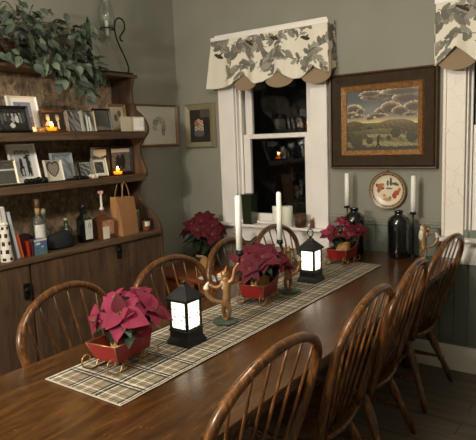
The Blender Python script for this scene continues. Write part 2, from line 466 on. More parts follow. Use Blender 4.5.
def picture(name, label, cat, loc, rz, w, h, fw, fmat, art, nu=30, nv=36, t=.016, tilt=0, group=None, pmat=None, inner=.4, stand=False, artname='photograph'):
    th = thing(name, label, cat, loc, rz, -tilt, group)
    frame_part(w, h, fw, t, inner).build('frame', fmat, th)
    iw, ih = w - 2 * fw + .002, h - 2 * fw + .002
    mb = MB().grid(nu, nv, lambda u, v: (-iw / 2 + u * iw, 0, fw - .001 + v * ih), art)
    mb.build(artname, pmat or M['photo'], th, painted=True)
    MB().box(-w / 2 + .004, w / 2 - .004, .001, t * .5 + .001, .004, h - .004).build('backing', M['darkframe'], th)
    if stand:
        s = MB(); d = h * .8 * math.sin(tilt) * 1.5 + .02
        s.hexa([(-.02, t * .5, h * .7), (.02, t * .5, h * .7), (.02, t * .5 + .003, h * .7), (-.02, t * .5 + .003, h * .7)],
               [(-.02, t * .5, h * .75), (.02, t * .5, h * .75), (.02, t * .5 + .003, h * .75), (-.02, t * .5 + .003, h * .75)])
    return th

# landscape painting on the back wall
nzA = fnoise(4); nzB = fnoise(5)
CL = [(.10, .70, .12, .085), (.20, .66, .06, .05), (.06, .60, .10, .06), (.16, .575, .1, .03), (.52, .64, .11, .075), (.63, .70, .14, .10), (.76, .64, .12, .075), (.44, .575, .15, .04), (.42, .88, .22, .06), (.62, .92, .3, .07), (.86, .84, .22, .09), (.94, .70, .13, .08), (.34, .94, .16, .05), (.8, .95, .32, .06), (.34, .54, .07, .03), (.9, .57, .1, .03)]
HL = [(.10, .40, .15, .10, (104, 86, 52)), (.20, .41, .10, .055, (84, 72, 44)), (.70, .39, .27, .115, (128, 106, 66)), (.36, .385, .16, .05, (96, 90, 56)), (.92, .37, .2, .08, (104, 86, 54)), (.5, .3, .3, .06, (112, 104, 64)), (.15, .26, .25, .07, (92, 84, 50))]
def landscape(u, v):
    n = nzA(u * 2, v * 2); n2 = nzB(u * 5, v * 5)
    hz = .44 + .015 * math.sin(u * 4)
    if v > hz:
        c = mix((214, 192, 124), (116, 116, 108), (v - hz) / .13)
        if v > .7: c = mix(c, (78, 82, 84), (v - .7) / .15)
        for cx, cy, rx, ry in CL:
            d = ((u - cx + n2 * .018) / rx) ** 2 + ((v - cy + n2 * .016) / ry) ** 2
            if d < 1: c = mix((166, 146, 112), (82, 70, 60), (1.05 - d) * 1.2 + (cy - v) * 6)
            if .82 < d < 1.0 and v > cy - .01: c = (214, 200, 166)
        if v < .52:
            for cx, cy, rx, ry, hc in HL[:3]:
                if ell(u, v, cx, cy, rx, ry): c = mix(hc, (60, 50, 32), (cy + ry * .8 - v) * 7 + n2 * .5)
        return c
    c = mix((120, 106, 64), (80, 72, 44), n * 2 + .3)
    for cx, cy, rx, ry, hc in HL:
        if ell(u, v, cx, cy, rx, ry): c = mix(hc, (60, 52, 32), (cy + ry * .8 - v) * 6 + n2 * .6)
    if .12 < v + .10 * u < .20: c = mix((150, 140, 96), (112, 104, 68), .4 + n2)
    if .24 < v + .05 * u < .29 and u > .3: c = mix((150, 142, 104), (110, 102, 70), .4 + n2)
    for cx, cy, r in [(.05, .22, .07), (.70, .28, .07), (.14, .15, .09), (.60, .2, .035), (.92, .22, .08), (.33, .16, .05)]:
        if ell(u, v, cx, cy, r, r * 1.2): c = mix((46, 44, 26), (80, 70, 40), .5 + n2 + (v - cy) * 4)
    if v < .06 + .02 * n: c = (54, 50, 32)
    if ell(u, v, .455, .17, .022, .06) or abs((u - .455) - (.12 - v) * .35) < .013 and .03 < v < .14 or abs((u - .455) + (.12 - v) * .4) < .013 and .03 < v < .14: c = (28, 24, 22)
    if ell(u, v, .47, .24, .016, .02): c = (34, 28, 24)
    if abs(u - .33) + abs(v - .37) * 1.4 < .04: c = (36, 40, 52)
    return c
lp = thing('landscape_painting', 'large square landscape painting in a wide dark frame, hung right of the window', 'painting', (-1.403, YB - .012, 1.322))
frame_part(.735, .64, .085, .03, .7).build('outer_frame', simple('dark_olive_frame', (56, 44, 30), .75, spec=.2, noise=.25, nscale=25), lp)
b2 = frame_part(.575, .48, .042, .024, .3); b2.v = [(x, y - .014, z + .08) for x, y, z in b2.v]
b2.build('gilt_inner_frame', simple('worn_gilt', (150, 108, 66), .4, .3, noise=.45, nscale=60), lp)
ed = frame_part(.74, .645, .012, .034, .9); ed.v = [(x, y, z - .002) for x, y, z in ed.v]
ed.build('edge_moulding', M['brownframe'], lp)
MB().grid(110, 96, lambda u, v: (-.245 + u * .49, -.013, .122 + v * .396), landscape).build('canvas', M['paint'], lp, painted=True)
MB().box(-.3, .3, -.011, .011, .06, .58).build('backing', M['darkframe'], lp)

nzP = fnoise(11)
def portrait(u, v):
    n = nzP(u * 3, v * 3)
    c = mix((34, 30, 26), (50, 44, 36), .5 + n)
    if v > .75 and u > .5: c = mix((96, 88, 64), (60, 56, 44), .5 + n)
    if ell(u, v, .46, .42, .25, .2): c = mix((188, 176, 158), (120, 96, 80), .4 + n * 1.5)
    if ell(u, v, .33, .58, .13, .11): c = (150, 96, 72)
    if ell(u, v, .42, .66, .06, .06): c = (200, 158, 128)
    if ell(u, v, .56, .62, .07, .06): c = (190, 150, 120)
    if ell(u, v, .78, .45, .14, .3): c = (26, 24, 24)
    if ell(u, v, .42, .27, .25, .1): c = (88, 84, 82)
    return c
picture('framed_print', 'small silver-framed dark figure picture on the back wall beside the window casing', 'picture', (-2.965, YB - .009, 1.49), 0, .315, .365, .05, M['silver'], portrait, 40, 46, .022, pmat=M['paint'], artname='print')
nzE = fnoise(15)
def embroid(u, v):
    c = (206, 202, 186)
    d = math.hypot((u - .56) * 1.5, (v - .46) * 1.0)
    if .10 < d < .27 and v > .36 and nzE(u * 9, v * 9) > .02: c = (126, 122, 112)
    if ell(u, v, .66, .38, .05, .16) and nzE(u * 12, v * 10) > -.08: c = (118, 112, 102)
    if ell(u, v, .47, .58, .08, .07) and nzE(u * 12, v * 10) > -.1: c = (138, 132, 122)
    return c
picture('framed_sampler', 'wide pale sampler with a grey wreath motif, hung on the left wall past the hutch', 'picture', (XL + .012, 3.35, 1.52), R(90), .48, .335, .016, M['oakframe'], embroid, 60, 44, .02, pmat=M['paint'], artname='sampler')

# decorative plate on the back wall
pl = thing('wall_plate', 'round cream plate with rust and green flowers, hung below the landscape painting', 'plate', (-1.362, YB - .004, 1.173), 0, R(90))
def plate_col(r, a):
    u, v = r * math.cos(a), r * math.sin(a)
    c = (222, 210, 186)
    if r > .93: c = (112, 84, 60)
    elif r > .88: c = (176, 150, 116)
    elif r > .79: c = (92, 70, 54) if int(a * 14) % 3 else (140, 112, 84)
    elif r > .76: c = (196, 176, 146)
    for cx, cy, rx, ry, cc in [(-.46, .16, .14, .2, (178, 92, 52)), (-.33, .28, .12, .1, (190, 104, 60)), (-.52, -.02, .09, .12, (164, 88, 52)), (-.28, .1, .08, .07, (92, 92, 72)), (-.6, .26, .07, .08, (104, 100, 80)),
                              (.46, -.12, .16, .14, (178, 78, 44)), (.34, -.28, .13, .15, (164, 74, 44)), (.6, .04, .09, .1, (186, 104, 60)), (.14, .46, .07, .22, (74, 80, 68)), (.32, .36, .17, .08, (80, 86, 72)),
                              (-.02, .38, .06, .16, (86, 90, 76)), (.48, .3, .11, .06, (74, 80, 70)), (.06, .1, .2, .045, (104, 98, 86)), (-.05, -.48, .24, .1, (190, 150, 104)), (.1, -.4, .07, .1, (176, 122, 78)), (-.2, -.28, .08, .07, (186, 130, 84))]:
        if ell(u, v, cx, cy, rx, ry): c = cc
    return c
mb = MB(); RP = .128
def ppos(u, v):
    r = v * RP; a = u * 2 * PI
    z = .006 + (.0 if v < .62 else (v - .62) / .38 * .016)
    return (r * math.cos(a), r * math.sin(a), z)
mb.grid(72, 26, ppos, lambda u, v: plate_col(v, u * 2 * PI), smooth=True)
mb.grid(72, 6, lambda u, v: (RP * (1 - .55 * v) * math.cos(u * 2 * PI), RP * (1 - .55 * v) * math.sin(u * 2 * PI), .022 - .021 * min(1, v * 1.6) - .001), lambda u, v: (200, 186, 160), smooth=True)
mb.build('dish', M['ceramic'], pl, painted=True)
wh = MB(); wh.tube([(0, .127, .0), (0, .135, .012), (0, .123, .025)], .0025, 6); wh.build('hanger_hook', M['iron'], pl)

# ------------------------------------------------------------------ hutch
HX0, HXB, HXC = XL + .006, -2.77, -2.752
Y0H, Y1H = 1.15, 2.90
ht = thing('wooden_hutch', 'tall worn brown wooden hutch with open shelves and scalloped ends against the left wall', 'hutch', (HX0, 2.0, 0))
def H(mb, name, m, **k):
    mb.v = [(x - HX0, y - 2.0, z) for x, y, z in mb.v]; return mb.build(name, m, ht, **k)
prof = smoothpath([(x, z, 0) for x, z in [(-2.768, .70), (-2.766, .88), (-2.775, .96), (-2.83, 1.04), (-2.93, 1.11), (-2.975, 1.19), (-2.94, 1.27), (-2.885, 1.32), (-2.885, 1.37), (-2.915, 1.43), (-2.935, 1.50), (-2.90, 1.565), (-2.85, 1.62), (-2.845, 1.67), (-2.89, 1.74), (-2.965, 1.80), (-2.983, 1.86), (-2.983, 1.94), (-2.955, 2.01)]], 4)
pp = [(HX0, 0), (-2.768, 0)] + [(q[0], q[1]) for q in prof] + [(HX0, 2.01)]
H(MB().prism(pp, Y1H - .028, Y1H), 'end_board', M['hutch'], bevel=.004)
H(MB().prism(pp, Y0H, Y0H + .028), 'end_board', M['hutch'], bevel=.004)
H(MB().box(HX0, HX0 + .02, Y0H + .028, Y1H - .028, .9, 2.01), 'back_panel', M['hutchback'])
H(MB().box(HX0, -2.95, Y0H - .02, Y1H + .02, 2.01, 2.034), 'top_board', M['hutchh'], bevel=.005)
for zt, xf in ((1.63, -2.868), (1.33, -2.888)):
    s = MB().box(HX0 + .02, xf, Y0H + .028, Y1H - .028, zt - .032, zt); s.box(xf, xf + .012, Y0H + .028, Y1H - .028, zt - .045, zt + .004)
    H(s, 'shelf', M['hutchh'], bevel=.004)
s = MB().box(HX0 + .02, HXC, Y0H + .028, Y1H - .028, .90, .93)
H(s, 'counter', M['hutchh'], bevel=.005)
f = MB()
f.box(HXB - .02, HXB, Y0H + .028, 1.20, .05, .90); f.box(HXB - .02, HXB, 2.545, Y1H - .028, .05, .90)
f.box(HXB - .02, HXB, 1.20, 2.545, .05, .14); f.box(HXB - .02, HXB, 1.795, 1.803, .14, .9)
H(f, 'front_frame', M['hutch'], bevel=.003)
for ya, yb, yl, zl in ((1.203, 1.792, 1.765, .75), (1.809, 2.542, 2.46, .85)):
    d = MB()
    n = 1; w = (yb - ya) / n
    for k in range(n): d.box(HXB - .018, HXB + .006, ya + k * w + .0008, ya + (k + 1) * w - .0008, .143, .898)
    dr = H(d, 'door', M['hutch'], bevel=.002)
    l = MB(); l.box(HXB + .006 - HX0, HXB + .02 - HX0, yl - .018 - 2, yl + .018 - 2, zl - .045, zl + .045); l.ball((HXB + .022 - HX0, yl - 2, zl + .01), (.012, .022, .014))
    l.build('turn_latch', M['iron'], dr, bevel=.003)

# photographs and frames -------------------------------------------------
Z1, Z2, ZCT, ZTOP = 1.6335, 1.3335, .9302, 2.0345
A90 = R(90)
def bwphoto(seed, dark=30, light=190, blobs=()):
    nz = fnoise(seed)
    def fn(u, v):
        n = nz(u * 3, v * 3) * .9; k = max(0, min(1, .35 + n)); g = dark + (light - dark) * k * .6
        c = (g, g * .98, g * .94)
        for cx, cy, rx, ry, cc in blobs:
            if ell(u, v, cx, cy, rx, ry): c = cc
        return tuple(int(x) for x in c)
    return fn
def matted(fn, mx, my, col=(226, 222, 214)):
    def g(u, v):
        if mx < u < 1 - mx and my < v < 1 - my: return fn((u - mx) / (1 - 2 * mx), (v - my) / (1 - 2 * my))
        return col
    return g
def dark_group(u, v, nz=fnoise(21)):
    n = nz(u * 2, v * 2); c = mix((22, 22, 24), (58, 56, 56), .4 + n)
    for cx, cy, rx, ry, g in [(.12, .5, .05, .26, 84), (.24, .6, .045, .2, 100), (.36, .72, .035, .06, 150), (.36, .5, .05, .16, 60), (.5, .7, .035, .06, 160), (.5, .48, .06, .16, 150), (.63, .72, .035, .06, 168), (.64, .5, .06, .18, 190), (.76, .74, .03, .06, 150), (.77, .5, .05, .2, 110), (.88, .6, .04, .25, 74), (.45, .2, .09, .12, 196), (.62, .2, .1, .12, 36), (.28, .2, .07, .12, 40)]:
        if ell(u, v, cx, cy, rx, ry): c = (g, g, g - 4)
    return c
def mountain(u, v, nz=fnoise(22)):
    n = nz(u * 3, v * 3)
    c = mix((150, 156, 172), (120, 126, 146), v)
    if v < .95 - abs(u - .3) * 1.0: c = mix((62, 68, 90), (96, 102, 124), .5 + n)
    if v < .42: c = mix((84, 88, 104), (120, 124, 138), .5 + n)
    if v < .16: c = (70, 70, 78)
    return c
def two_people(u, v):
    c = (40, 33, 27)
    for cx in (.28, .68):
        if ell(u, v, cx, .2, .17, .34): c = (26, 23, 22) if cx > .5 else (150, 142, 126)
        if ell(u, v, cx + .02, .3, .05, .2): c = (206, 198, 180)
        if ell(u, v, cx, .66, .075, .17): c = (196, 180, 156)
        if ell(u, v, cx, .8, .08, .07): c = (150, 140, 124)
    return c
def dancers(u, v, nz=fnoise(24)):
    n = nz(u * 4, v * 4)
    c = mix((196, 196, 194), (150, 152, 152), .35 + n)
    if v > .84: c = mix((110, 110, 108), (190, 190, 188), .5 + n * 2)
    for cx, cy, rx, ry in [(.35, .62, .08, .1), (.36, .46, .11, .14), (.27, .25, .05, .2), (.46, .24, .05, .19), (.3, .1, .08, .03), (.75, .7, .1, .1), (.78, .5, .13, .2), (.72, .27, .06, .2), (.86, .22, .05, .2), (.62, .72, .1, .03), (.9, .78, .08, .03)]:
        if ell(u, v, cx, cy, rx, ry): c = (40, 40, 42)
    return c
def heartart(u, v):
    x = (u - .5) * 2.6; y = (v - .52) * 2.6
    if (x * x + y * y - 1) ** 3 - x * x * y ** 3 < 0:
        return (60, 54, 48) if (x * x + y * y - .62) ** 3 - x * x * y ** 3 > 0 else mix((96, 88, 78), (160, 150, 136), .5 + math.sin(u * 40) * math.sin(v * 31))
    return (198, 192, 176)
def grad(a, b, seed):
    nz = fnoise(seed); return lambda u, v: mix(a, b, .5 + nz(u * .8, v * .8) * 1.4)
G1, G2 = 'photographs on the upper hutch shelf', 'photographs on the lower hutch shelf'
def fr(name, label, y, z, w, h, fw, m, art, tilt=12, x=-2.955, t=.014, g=None, nu=26, nv=30, yaw=0):
    # bottom-back corner of a tilted frame dips by t/2*sin(tilt)
    return picture(name, label, 'picture frame', (x, y, z + .0016 + t * .5 * math.sin(R(tilt))), A90 + R(yaw), w, h, fw, m, art, nu, nv, t, R(tilt), g)
fr('photo_frame', 'black-framed group photograph at the far left of the upper shelf', 1.885, Z1, .215, .158, .018, M['darkframe'], dark_group, 14, -2.905, g=G1)
fr('photo_frame', 'white-matted blue mountain photograph, tallest on the upper shelf', 2.015, Z1, .20, .222, .008, M['whiteframe'], matted(mountain, .19, .14), 12, -2.985, g=G1)
fr('photo_frame', 'brown-framed portrait of two people beside the upper shelf tealight', 2.19, Z1, .185, .135, .01, M['brownframe'], two_people, 10, -2.955, g=G1)
fr('photo_frame', 'grey photograph in a thin clear frame, right of the portrait of two people', 2.34, Z1, .11, .138, .005, M['acrylic'], grad((56, 56, 54), (140, 138, 132), 31), 10, -2.95, g=G1)
fr('photo_frame', 'shiny grey photograph with painted white glare stripes on the upper shelf', 2.445, Z1, .10, .138, .005, M['silver'], lambda u, v: (226, 224, 218) if .3 < u < .48 and v < .8 or .55 < u < .68 and v < .72 else mix((60, 60, 60), (150, 148, 142), .5 + .5 * math.sin(u * 9 + v * 6)), 8, -2.94, g=G1)  # white bands put lamp glare into the picture colour
fr('photo_frame', 'dark slate photograph with a pale lower edge on the upper shelf', 2.575, Z1, .14, .155, .009, M['darkframe'], lambda u, v: (116, 108, 92) if v < .17 + .05 * math.sin(u * 5) else mix((58, 56, 54), (80, 78, 74), u), 10, -2.95, g=G1)
fr('photo_frame', 'oak-framed pair of oval portraits behind the cream cards', 2.745, Z1, .165, .195, .02, M['oakframe'], lambda u, v: (96, 84, 66) if ell(u, v, .4, .5, .14, .17) or ell(u, v, .68, .68, .13, .15) else (184, 172, 148), 8, -2.985, g=G1)
t = thing('folded_card', 'cream folding card with a glare-bright white page at the right end of the upper shelf', 'card', (-2.866, 2.759, Z1), A90, 0, G1)
def leafcard(yaw, x0, fn):
    mb = MB(); w, h = .108, .099
    a = R(yaw)
    pos = lambda u, v: (x0 + (u * w) * math.cos(a), (u * w) * math.sin(a) + .0, v * h + .0002)
    mb.grid(20, 20, pos, fn); return mb
leafcard(3, -.108, lambda u, v: (196, 184, 158)).build('left_page', M['paint'], t, painted=True, solid=.002)
leafcard(-3, .001, lambda u, v: (238, 236, 230) if .08 < u < .92 and .08 < v < .92 and not (.62 < u < .9 and .2 < v < .8 and int(v * 18) % 3 == 0) else (206, 198, 180)).build('right_page', M['paint'], t, painted=True, solid=.002)  # white page, its centre painted brighter for lamp glare

fr('photo_frame', 'wide black and white photograph at the far left of the lower shelf', 1.80, Z2, .22, .148, .01, M['silver'], lambda u, v, nz=fnoise(41): (200, 198, 192) if .6 < v < .68 else mix((40, 38, 36), (130, 128, 122), .4 + nz(u * 5, v * 5)), 12, -2.965, g=G2)
fr('photo_frame', 'large white-matted photograph of two dancing figures on the lower shelf', 1.985, Z2 + .0, .185, .24, .008, M['whiteframe'], matted(dancers, .18, .12), 13, -2.985, g=G2)
fr('photo_frame', 'cream frame with a heart-shaped opening on the lower shelf', 2.125, Z2, .125, .135, .01, simple('cream_frame', (196, 190, 174), .5), heartart, 12, -2.905, g=G2)
fr('photo_frame', 'pale blue-grey frame with a faded photograph behind the heart frame', 2.245, Z2, .165, .175, .022, M['acrylic'], grad((116, 124, 130), (168, 172, 174), 44), 9, -2.975, g=G2)
fr('photo_frame', 'small dark-framed photograph right of the pale blue-grey frame', 2.395, Z2, .105, .115, .009, M['darkframe'], matted(grad((60, 60, 60), (150, 150, 146), 45), .08, .1, (170, 166, 156)), 11, -2.945, g=G2)
fr('photo_frame', 'small white-matted dark photograph left of the lower shelf tealight', 2.50, Z2, .12, .128, .009, M['silver'], matted(grad((24, 24, 24), (110, 106, 100), 46), .17, .17), 11, -2.925, g=G2)
t = thing('hinged_frame', 'black hinged double photo frame standing open at the right end of the lower shelf', 'picture frame', (-3.04, 2.675, Z2 + .001), A90, 0, G2)
for sg, art in ((-1, lambda u, v, nz=fnoise(47): (186, 184, 178) if v > .78 - .1 * math.sin(u * 3) else mix((24, 24, 24), (72, 70, 68), .4 + nz(u * 2, v * 2))), (1, lambda u, v, nz=fnoise(48): (176, 172, 164) if v > .82 else (26, 25, 25) if ell(u, v, .35, .4, .12, .3) or ell(u, v, .6, .42, .14, .32) else mix((64, 62, 60), (108, 104, 98), .5 + nz(u * 2, v * 2)))):
    w = .195; yaw = R(12 * -sg)
    mb = frame_part(w, .205, .022, .014); q = MB().grid(26, 30, lambda u, v: (-w / 2 + .021 + u * (w - .042), 0, .021 + v * .163), art)
    q.box(-w / 2 + .005, w / 2 - .005, .001, .007, .005, .2, 0, (20, 18, 17))
    for m_ in (mb, q): m_.v = [((x + sg * w / 2) * math.cos(yaw) - y * math.sin(yaw), (x + sg * w / 2) * math.sin(yaw) + y * math.cos(yaw), z) for x, y, z in m_.v]
    p = mb.build('leaf_frame', M['darkframe'], t); q.build('photograph', M['photo'], p, painted=True)

def tealight(label, x, y, z, r=.034, h=.05):
    t = thing('tealight_holder', label, 'candle holder', (x, y, z), group='glowing tealights on the hutch shelves')
    MB().lathe([(r * .75, 0), (r * .95, .006), (r, h * .5), (r * .95, h), (r * .88, h), (r * .9, h * .5), (r * .7, .012), (0, .012)], 20).build('glass_cup', M['amber'], t)
    MB().lathe([(r * .72, .0125), (r * .78, .030), (0, .030)], 16).build('wax', M['amberwax'], t)
    MB().lathe([(.001, .030), (.009, .036), (.011, .044), (.007, .054), (.0005, .066)], 10).build('flame', M['flame'], t)
    return t
tealight('glowing amber tealight among the photographs on the upper shelf', -2.90, 2.125, Z1, .036, .042)
tealight('glowing amber tealight in front of the black hinged frame on the lower shelf', -2.915, 2.64, Z2, .038, .05)
t = thing('tealight_dish', 'unlit amber glass dish beside the upper shelf tealight', 'candle holder', (-2.90, 2.055, Z1))
MB().lathe([(.022, 0), (.028, .006), (.031, .03), (.027, .03), (.022, .008), (0, .008)], 20).build('dish', simple('amber_dish', (176, 118, 50), .2, coat=.4), t)

# small trinkets on the lower shelf
def trinket(label, y, w, h, m, x=-2.905):
    t = MB(); r = random.Random(int(y * 1000))
    for k in range(5): t.ball((r.uniform(-.3, .3) * .05, (k / 4 - .5) * w * .8, h * .35), (.018, w * .17, h * (.34 + .2 * r.random())), 10)
    t.box(-.016, .016, -w / 2, w / 2, 0, h * .2)
    o = t.build('trinket', m); o.location = (x, y, Z2 + .0005); tag(o, label, 'ornament', 'trinkets on the lower hutch shelf'); return o
trinket('dark lumpy ornament lying in front of the dancing figures photograph', 1.99, .13, .05, M['iron'])
trinket('small dark ornament lying in front of the small dark-framed photograph', 2.31, .085, .034, M['iron'])
trinket('small pale ornament lying below the small white-matted photograph', 2.42, .05, .036, M['foxwhite'])

# counter items ----------------------------------------------------------
XK = -2.885
t = thing('checkered_column', 'white column with rows of dark checks at the far left of the hutch counter', 'ornament', (-2.82, 1.70, ZCT))
def chk(u, v):
    return (40, 34, 34) if (int(v * 9) % 2 == 0) and (int(u * 10) % 2 == int(v * 4.5) % 2) and .04 < v < .96 else (216, 208, 198)
mb = MB(); mb.grid(40, 36, lambda u, v: ((.034 - .012 * v) * math.cos(u * 2 * PI), (.034 - .012 * v) * math.sin(u * 2 * PI), v * .2), chk, smooth=True)
mb.build('column', M['ceramic'], t, painted=True)
MB().lathe([(.0219, .2), (.028, .206), (.02, .216), (0, .22)], 20).build('cap', M['foxwhite'], t)
bk = [(1.728, .30, .030, (206, 204, 200), 'tall white book with a grey spine leaning at the left of the hutch counter', -6), (1.772, .27, .024, (188, 192, 196), 'pale grey book leaning between the white book and the orange book', -9), (1.795, .135, .016, (196, 92, 44), 'small orange book leaning at the right end of the pale books', -10),
      (1.838, .088, .010, (170, 54, 40), 'thin red book standing left of the blue box', -3), (1.853, .085, .010, (150, 60, 44), 'thin rust-red book squeezed between the red book and the blue box', 0)]
for y, h, th_, c, lb, lean in bk:
    t = thing('book', lb, 'book', (-2.90 if h > .2 else (-2.85 if h > .11 else -2.83), y, ZCT + th_ * .5 * abs(math.sin(R(lean))) + .0005), 0, -R(lean), 'books on the hutch counter'); t.rotation_euler = (R(-lean), 0, 0)
    d = .085 if h > .2 else (.042 if h > .11 else .026)
    cv = MB(); cv.box(-d, d, -th_ / 2, -th_ / 2 + .003, 0, h); cv.box(-d, d, th_ / 2 - .003, th_ / 2, 0, h); cv.box(d - .003, d, -th_ / 2, th_ / 2, 0, h)
    cv.build('cover', simple('book_cover', c, .5), t)
    MB().box(-d + .004, d - .003, -th_ / 2 + .003, th_ / 2 - .003, .004, h - .004).build('pages', M['cream'], t)
t = thing('blue_box', 'small blue printed box standing near the left of the hutch counter', 'box', (-2.83, 1.907, ZCT))
mb = MB().box(-.03, .029, -.042, .042, 0, .09, 0, (56, 66, 92))
nzb = fnoise(51)
mb.grid(24, 26, lambda u, v: (.0295, -.042 + u * .084, v * .09), lambda u, v: (210, 206, 194) if v > .9 or ell(u, v, .3, .72, .2, .08) or ell(u, v, .65, .5, .12, .04) else (84, 120, 84) if v < .4 and nzb(u * 4, v * 4) > -.05 else (96, 124, 172) if nzb(u * 3, v * 5) > 0 else (56, 70, 110))
mb.build('carton', M['photo'], t, painted=True)
mb = MB(); rr = random.Random(3)
mb.lathe([(.075, 0), (.088, .012), (.085, .05), (.06, .09), (.03, .105), (0, .108)], 18)
mb.v = [(x * .75 + .006 * math.sin(y * 60), y * 1.15, z + .006 * math.sin(x * 70 + y * 40) * (z > .01)) for x, y, z in mb.v]
o = mb.build('cloth_cap', simple('maroon_cloth', (48, 20, 22), .9, noise=.2, nscale=30), subd=1); o.location = (-2.985, 1.91, ZCT); tag(o, 'dark maroon cloth cap slumped behind the red books', 'hat')
mb = MB(); mb.lathe([(.08, 0), (.092, .01), (.09, .045), (.075, .085), (.05, .1), (0, .104)], 18)
mb.v = [(x * .62, y * 1.1 + .004 * math.sin(z * 80), z + .008 * math.sin(y * 45) * (z > .02)) for x, y, z in mb.v]
o = mb.build('black_pouch', simple('black_cloth', (14, 14, 16), .85), subd=1); o.location = (-2.87, 2.095, ZCT); tag(o, 'soft black pouch lying in front of the clear decanter', 'pouch')

def bottle(label, y, prof, glassm, parts, x=XK, name='bottle', sq=False, n=20):
    t = thing(name, label, 'bottle', (x, y, ZCT), group='bottles on the hutch counter')
    mb = MB()
    if sq:
        for (r, z), (r2, z2) in zip(prof[:-1], prof[1:]): mb.taper(r, r, z, r2, r2, z2)
        mb.build('glass_body', glassm, t, bevel=.004)
    else:
        mb.lathe(prof, n).build('glass_body', glassm, t)
    for nm, p, m in parts: p.build(nm, m, t)
    return t
def labelstrip(r, z0, z1, a0=-1.2, a1=1.2):
    mb = MB(); mb.grid(14, 1, lambda u, v: (r * math.cos(a0 + u * (a1 - a0)), r * math.sin(a0 + u * (a1 - a0)), z0 + v * (z1 - z0)), smooth=True); return mb
cg = simple('clear_bottle_glass', (150, 150, 138), .08, trans=.75)
wl = simple('white_paper_label', (206, 204, 196), .7, noise=.1, nscale=50)
bottle('tall clear bottle with a white label and wooden stopper on the hutch counter', 1.965, [(.034, 0), (.037, .01), (.037, .17), (.03, .195), (.014, .215), (.013, .265), (0, .265)], cg,
       [('label', labelstrip(.0378, .03, .165), wl), ('stopper', MB().lathe([(.012, .262), (.016, .266), (.016, .315), (0, .315)], 14), M['brownframe']), ('capsule', MB().lathe([(.0142, .215), (.0142, .262), (.0, .262)], 14), simple('tan_capsule', (150, 124, 84), .5))], -2.89)
bottle('round clear decanter standing behind the black pouch', 2.065, [(.035, 0), (.042, .01), (.044, .05), (.036, .09), (.014, .125), (.012, .2), (.016, .205), (0, .205)], cg, [('stopper', MB().lathe([(.011, .204), (.017, .212), (.014, .24), (0, .246)], 12), M['silver'])], -2.975)
bottle('short dark bottle with silver trim right of the black pouch', 2.19, [(.034, 0), (.037, .008), (.037, .09), (.02, .115), (.014, .125), (.014, .15), (0, .15)], M['greenglass'],
       [('label', labelstrip(.0378, .025, .08), simple('grey_label', (104, 104, 100), .4, noise=.4, nscale=70)), ('cap', MB().lathe([(.0155, .15), (.0155, .17), (0, .17)], 14), M['silver'])], -2.93)
bottle('dark square bottle with a white label and arch emblem, left of the amber bottle', 2.30, [(.036, 0), (.036, .15), (.016, .185), (.015, .215)], simple('near_black_glass', (18, 20, 20), .12, coat=.5),
       [('label', MB().box(.0362, .0368, -.022, .035, .02, .145), wl), ('emblem', MB().tube([(.0372, .014 + .009 * math.cos(a), .108 + .012 * math.sin(a)) for a in [k * 2 * PI / 14 for k in range(14)]], .0018, 6, closed=True), M['iron']), ('cap', MB().lathe([(.0172, .215), (.0172, .245), (0, .247)], 14), M['darkframe'])], -2.89, sq=True)
bottle('square amber bottle with a cream tag and a tall pale heart-topped stopper', 2.445, [(.05, 0), (.05, .13), (.018, .155), (.014, .19)], simple('whisky_glass', (96, 58, 40), .1, coat=.6),
       [('label', MB().box(.0503, .051, -.045, .048, .03, .125), simple('amber_label', (176, 128, 100), .5, noise=.4, nscale=45)),
        ('tag', MB().box(.0515, .053, -.046, .008, .004, .085), M['cream']),
        ('stopper', MB().lathe([(.013, .19), (.015, .195), (.015, .205), (.0075, .21), (.0075, .29), (0, .292)], 12), M['foxwhite']),
        ('heart', MB().prism([(.022 * 16 * math.sin(a) ** 3 / 16 * .9, .305 + .0011 * (13 * math.cos(a) - 5 * math.cos(2 * a) - 2 * math.cos(3 * a) - math.cos(4 * a))) for a in [k * 2 * PI / 24 for k in range(24)]], -.006, .006, 'x'), simple('pink_heart', (236, 176, 170), .35))], -2.88, sq=True)
bottle('small clear jar standing behind the kraft bag', 2.80, [(.026, 0), (.03, .008), (.03, .1), (.022, .118), (.02, .125), (0, .125)], cg, [('lid', MB().lathe([(.0215, .125), (.0215, .145), (0, .147)], 14), M['silver'])], -2.93, 'jar')
t = thing('candle_jar', 'short amber jar with a white label at the right end of the hutch counter', 'jar', (-2.835, 2.80, ZCT), group='bottles on the hutch counter')
MB().lathe([(.024, 0), (.028, .006), (.028, .07), (.024, .076), (.022, .076), (.024, .01), (0, .01)], 18).build('glass_body', simple('candle_jar_glass', (120, 66, 36), .15, coat=.5), t)
labelstrip(.0285, .035, .068, -1.1, .9).build('label', wl, t); MB().lathe([(.0236, .0102), (.0236, .05), (0, .05)], 16).build('wax', M['burlap'], t)
MB().lathe([(.0255, .0765), (.0255, .092), (0, .094)], 16).build('lid', M['iron'], t)

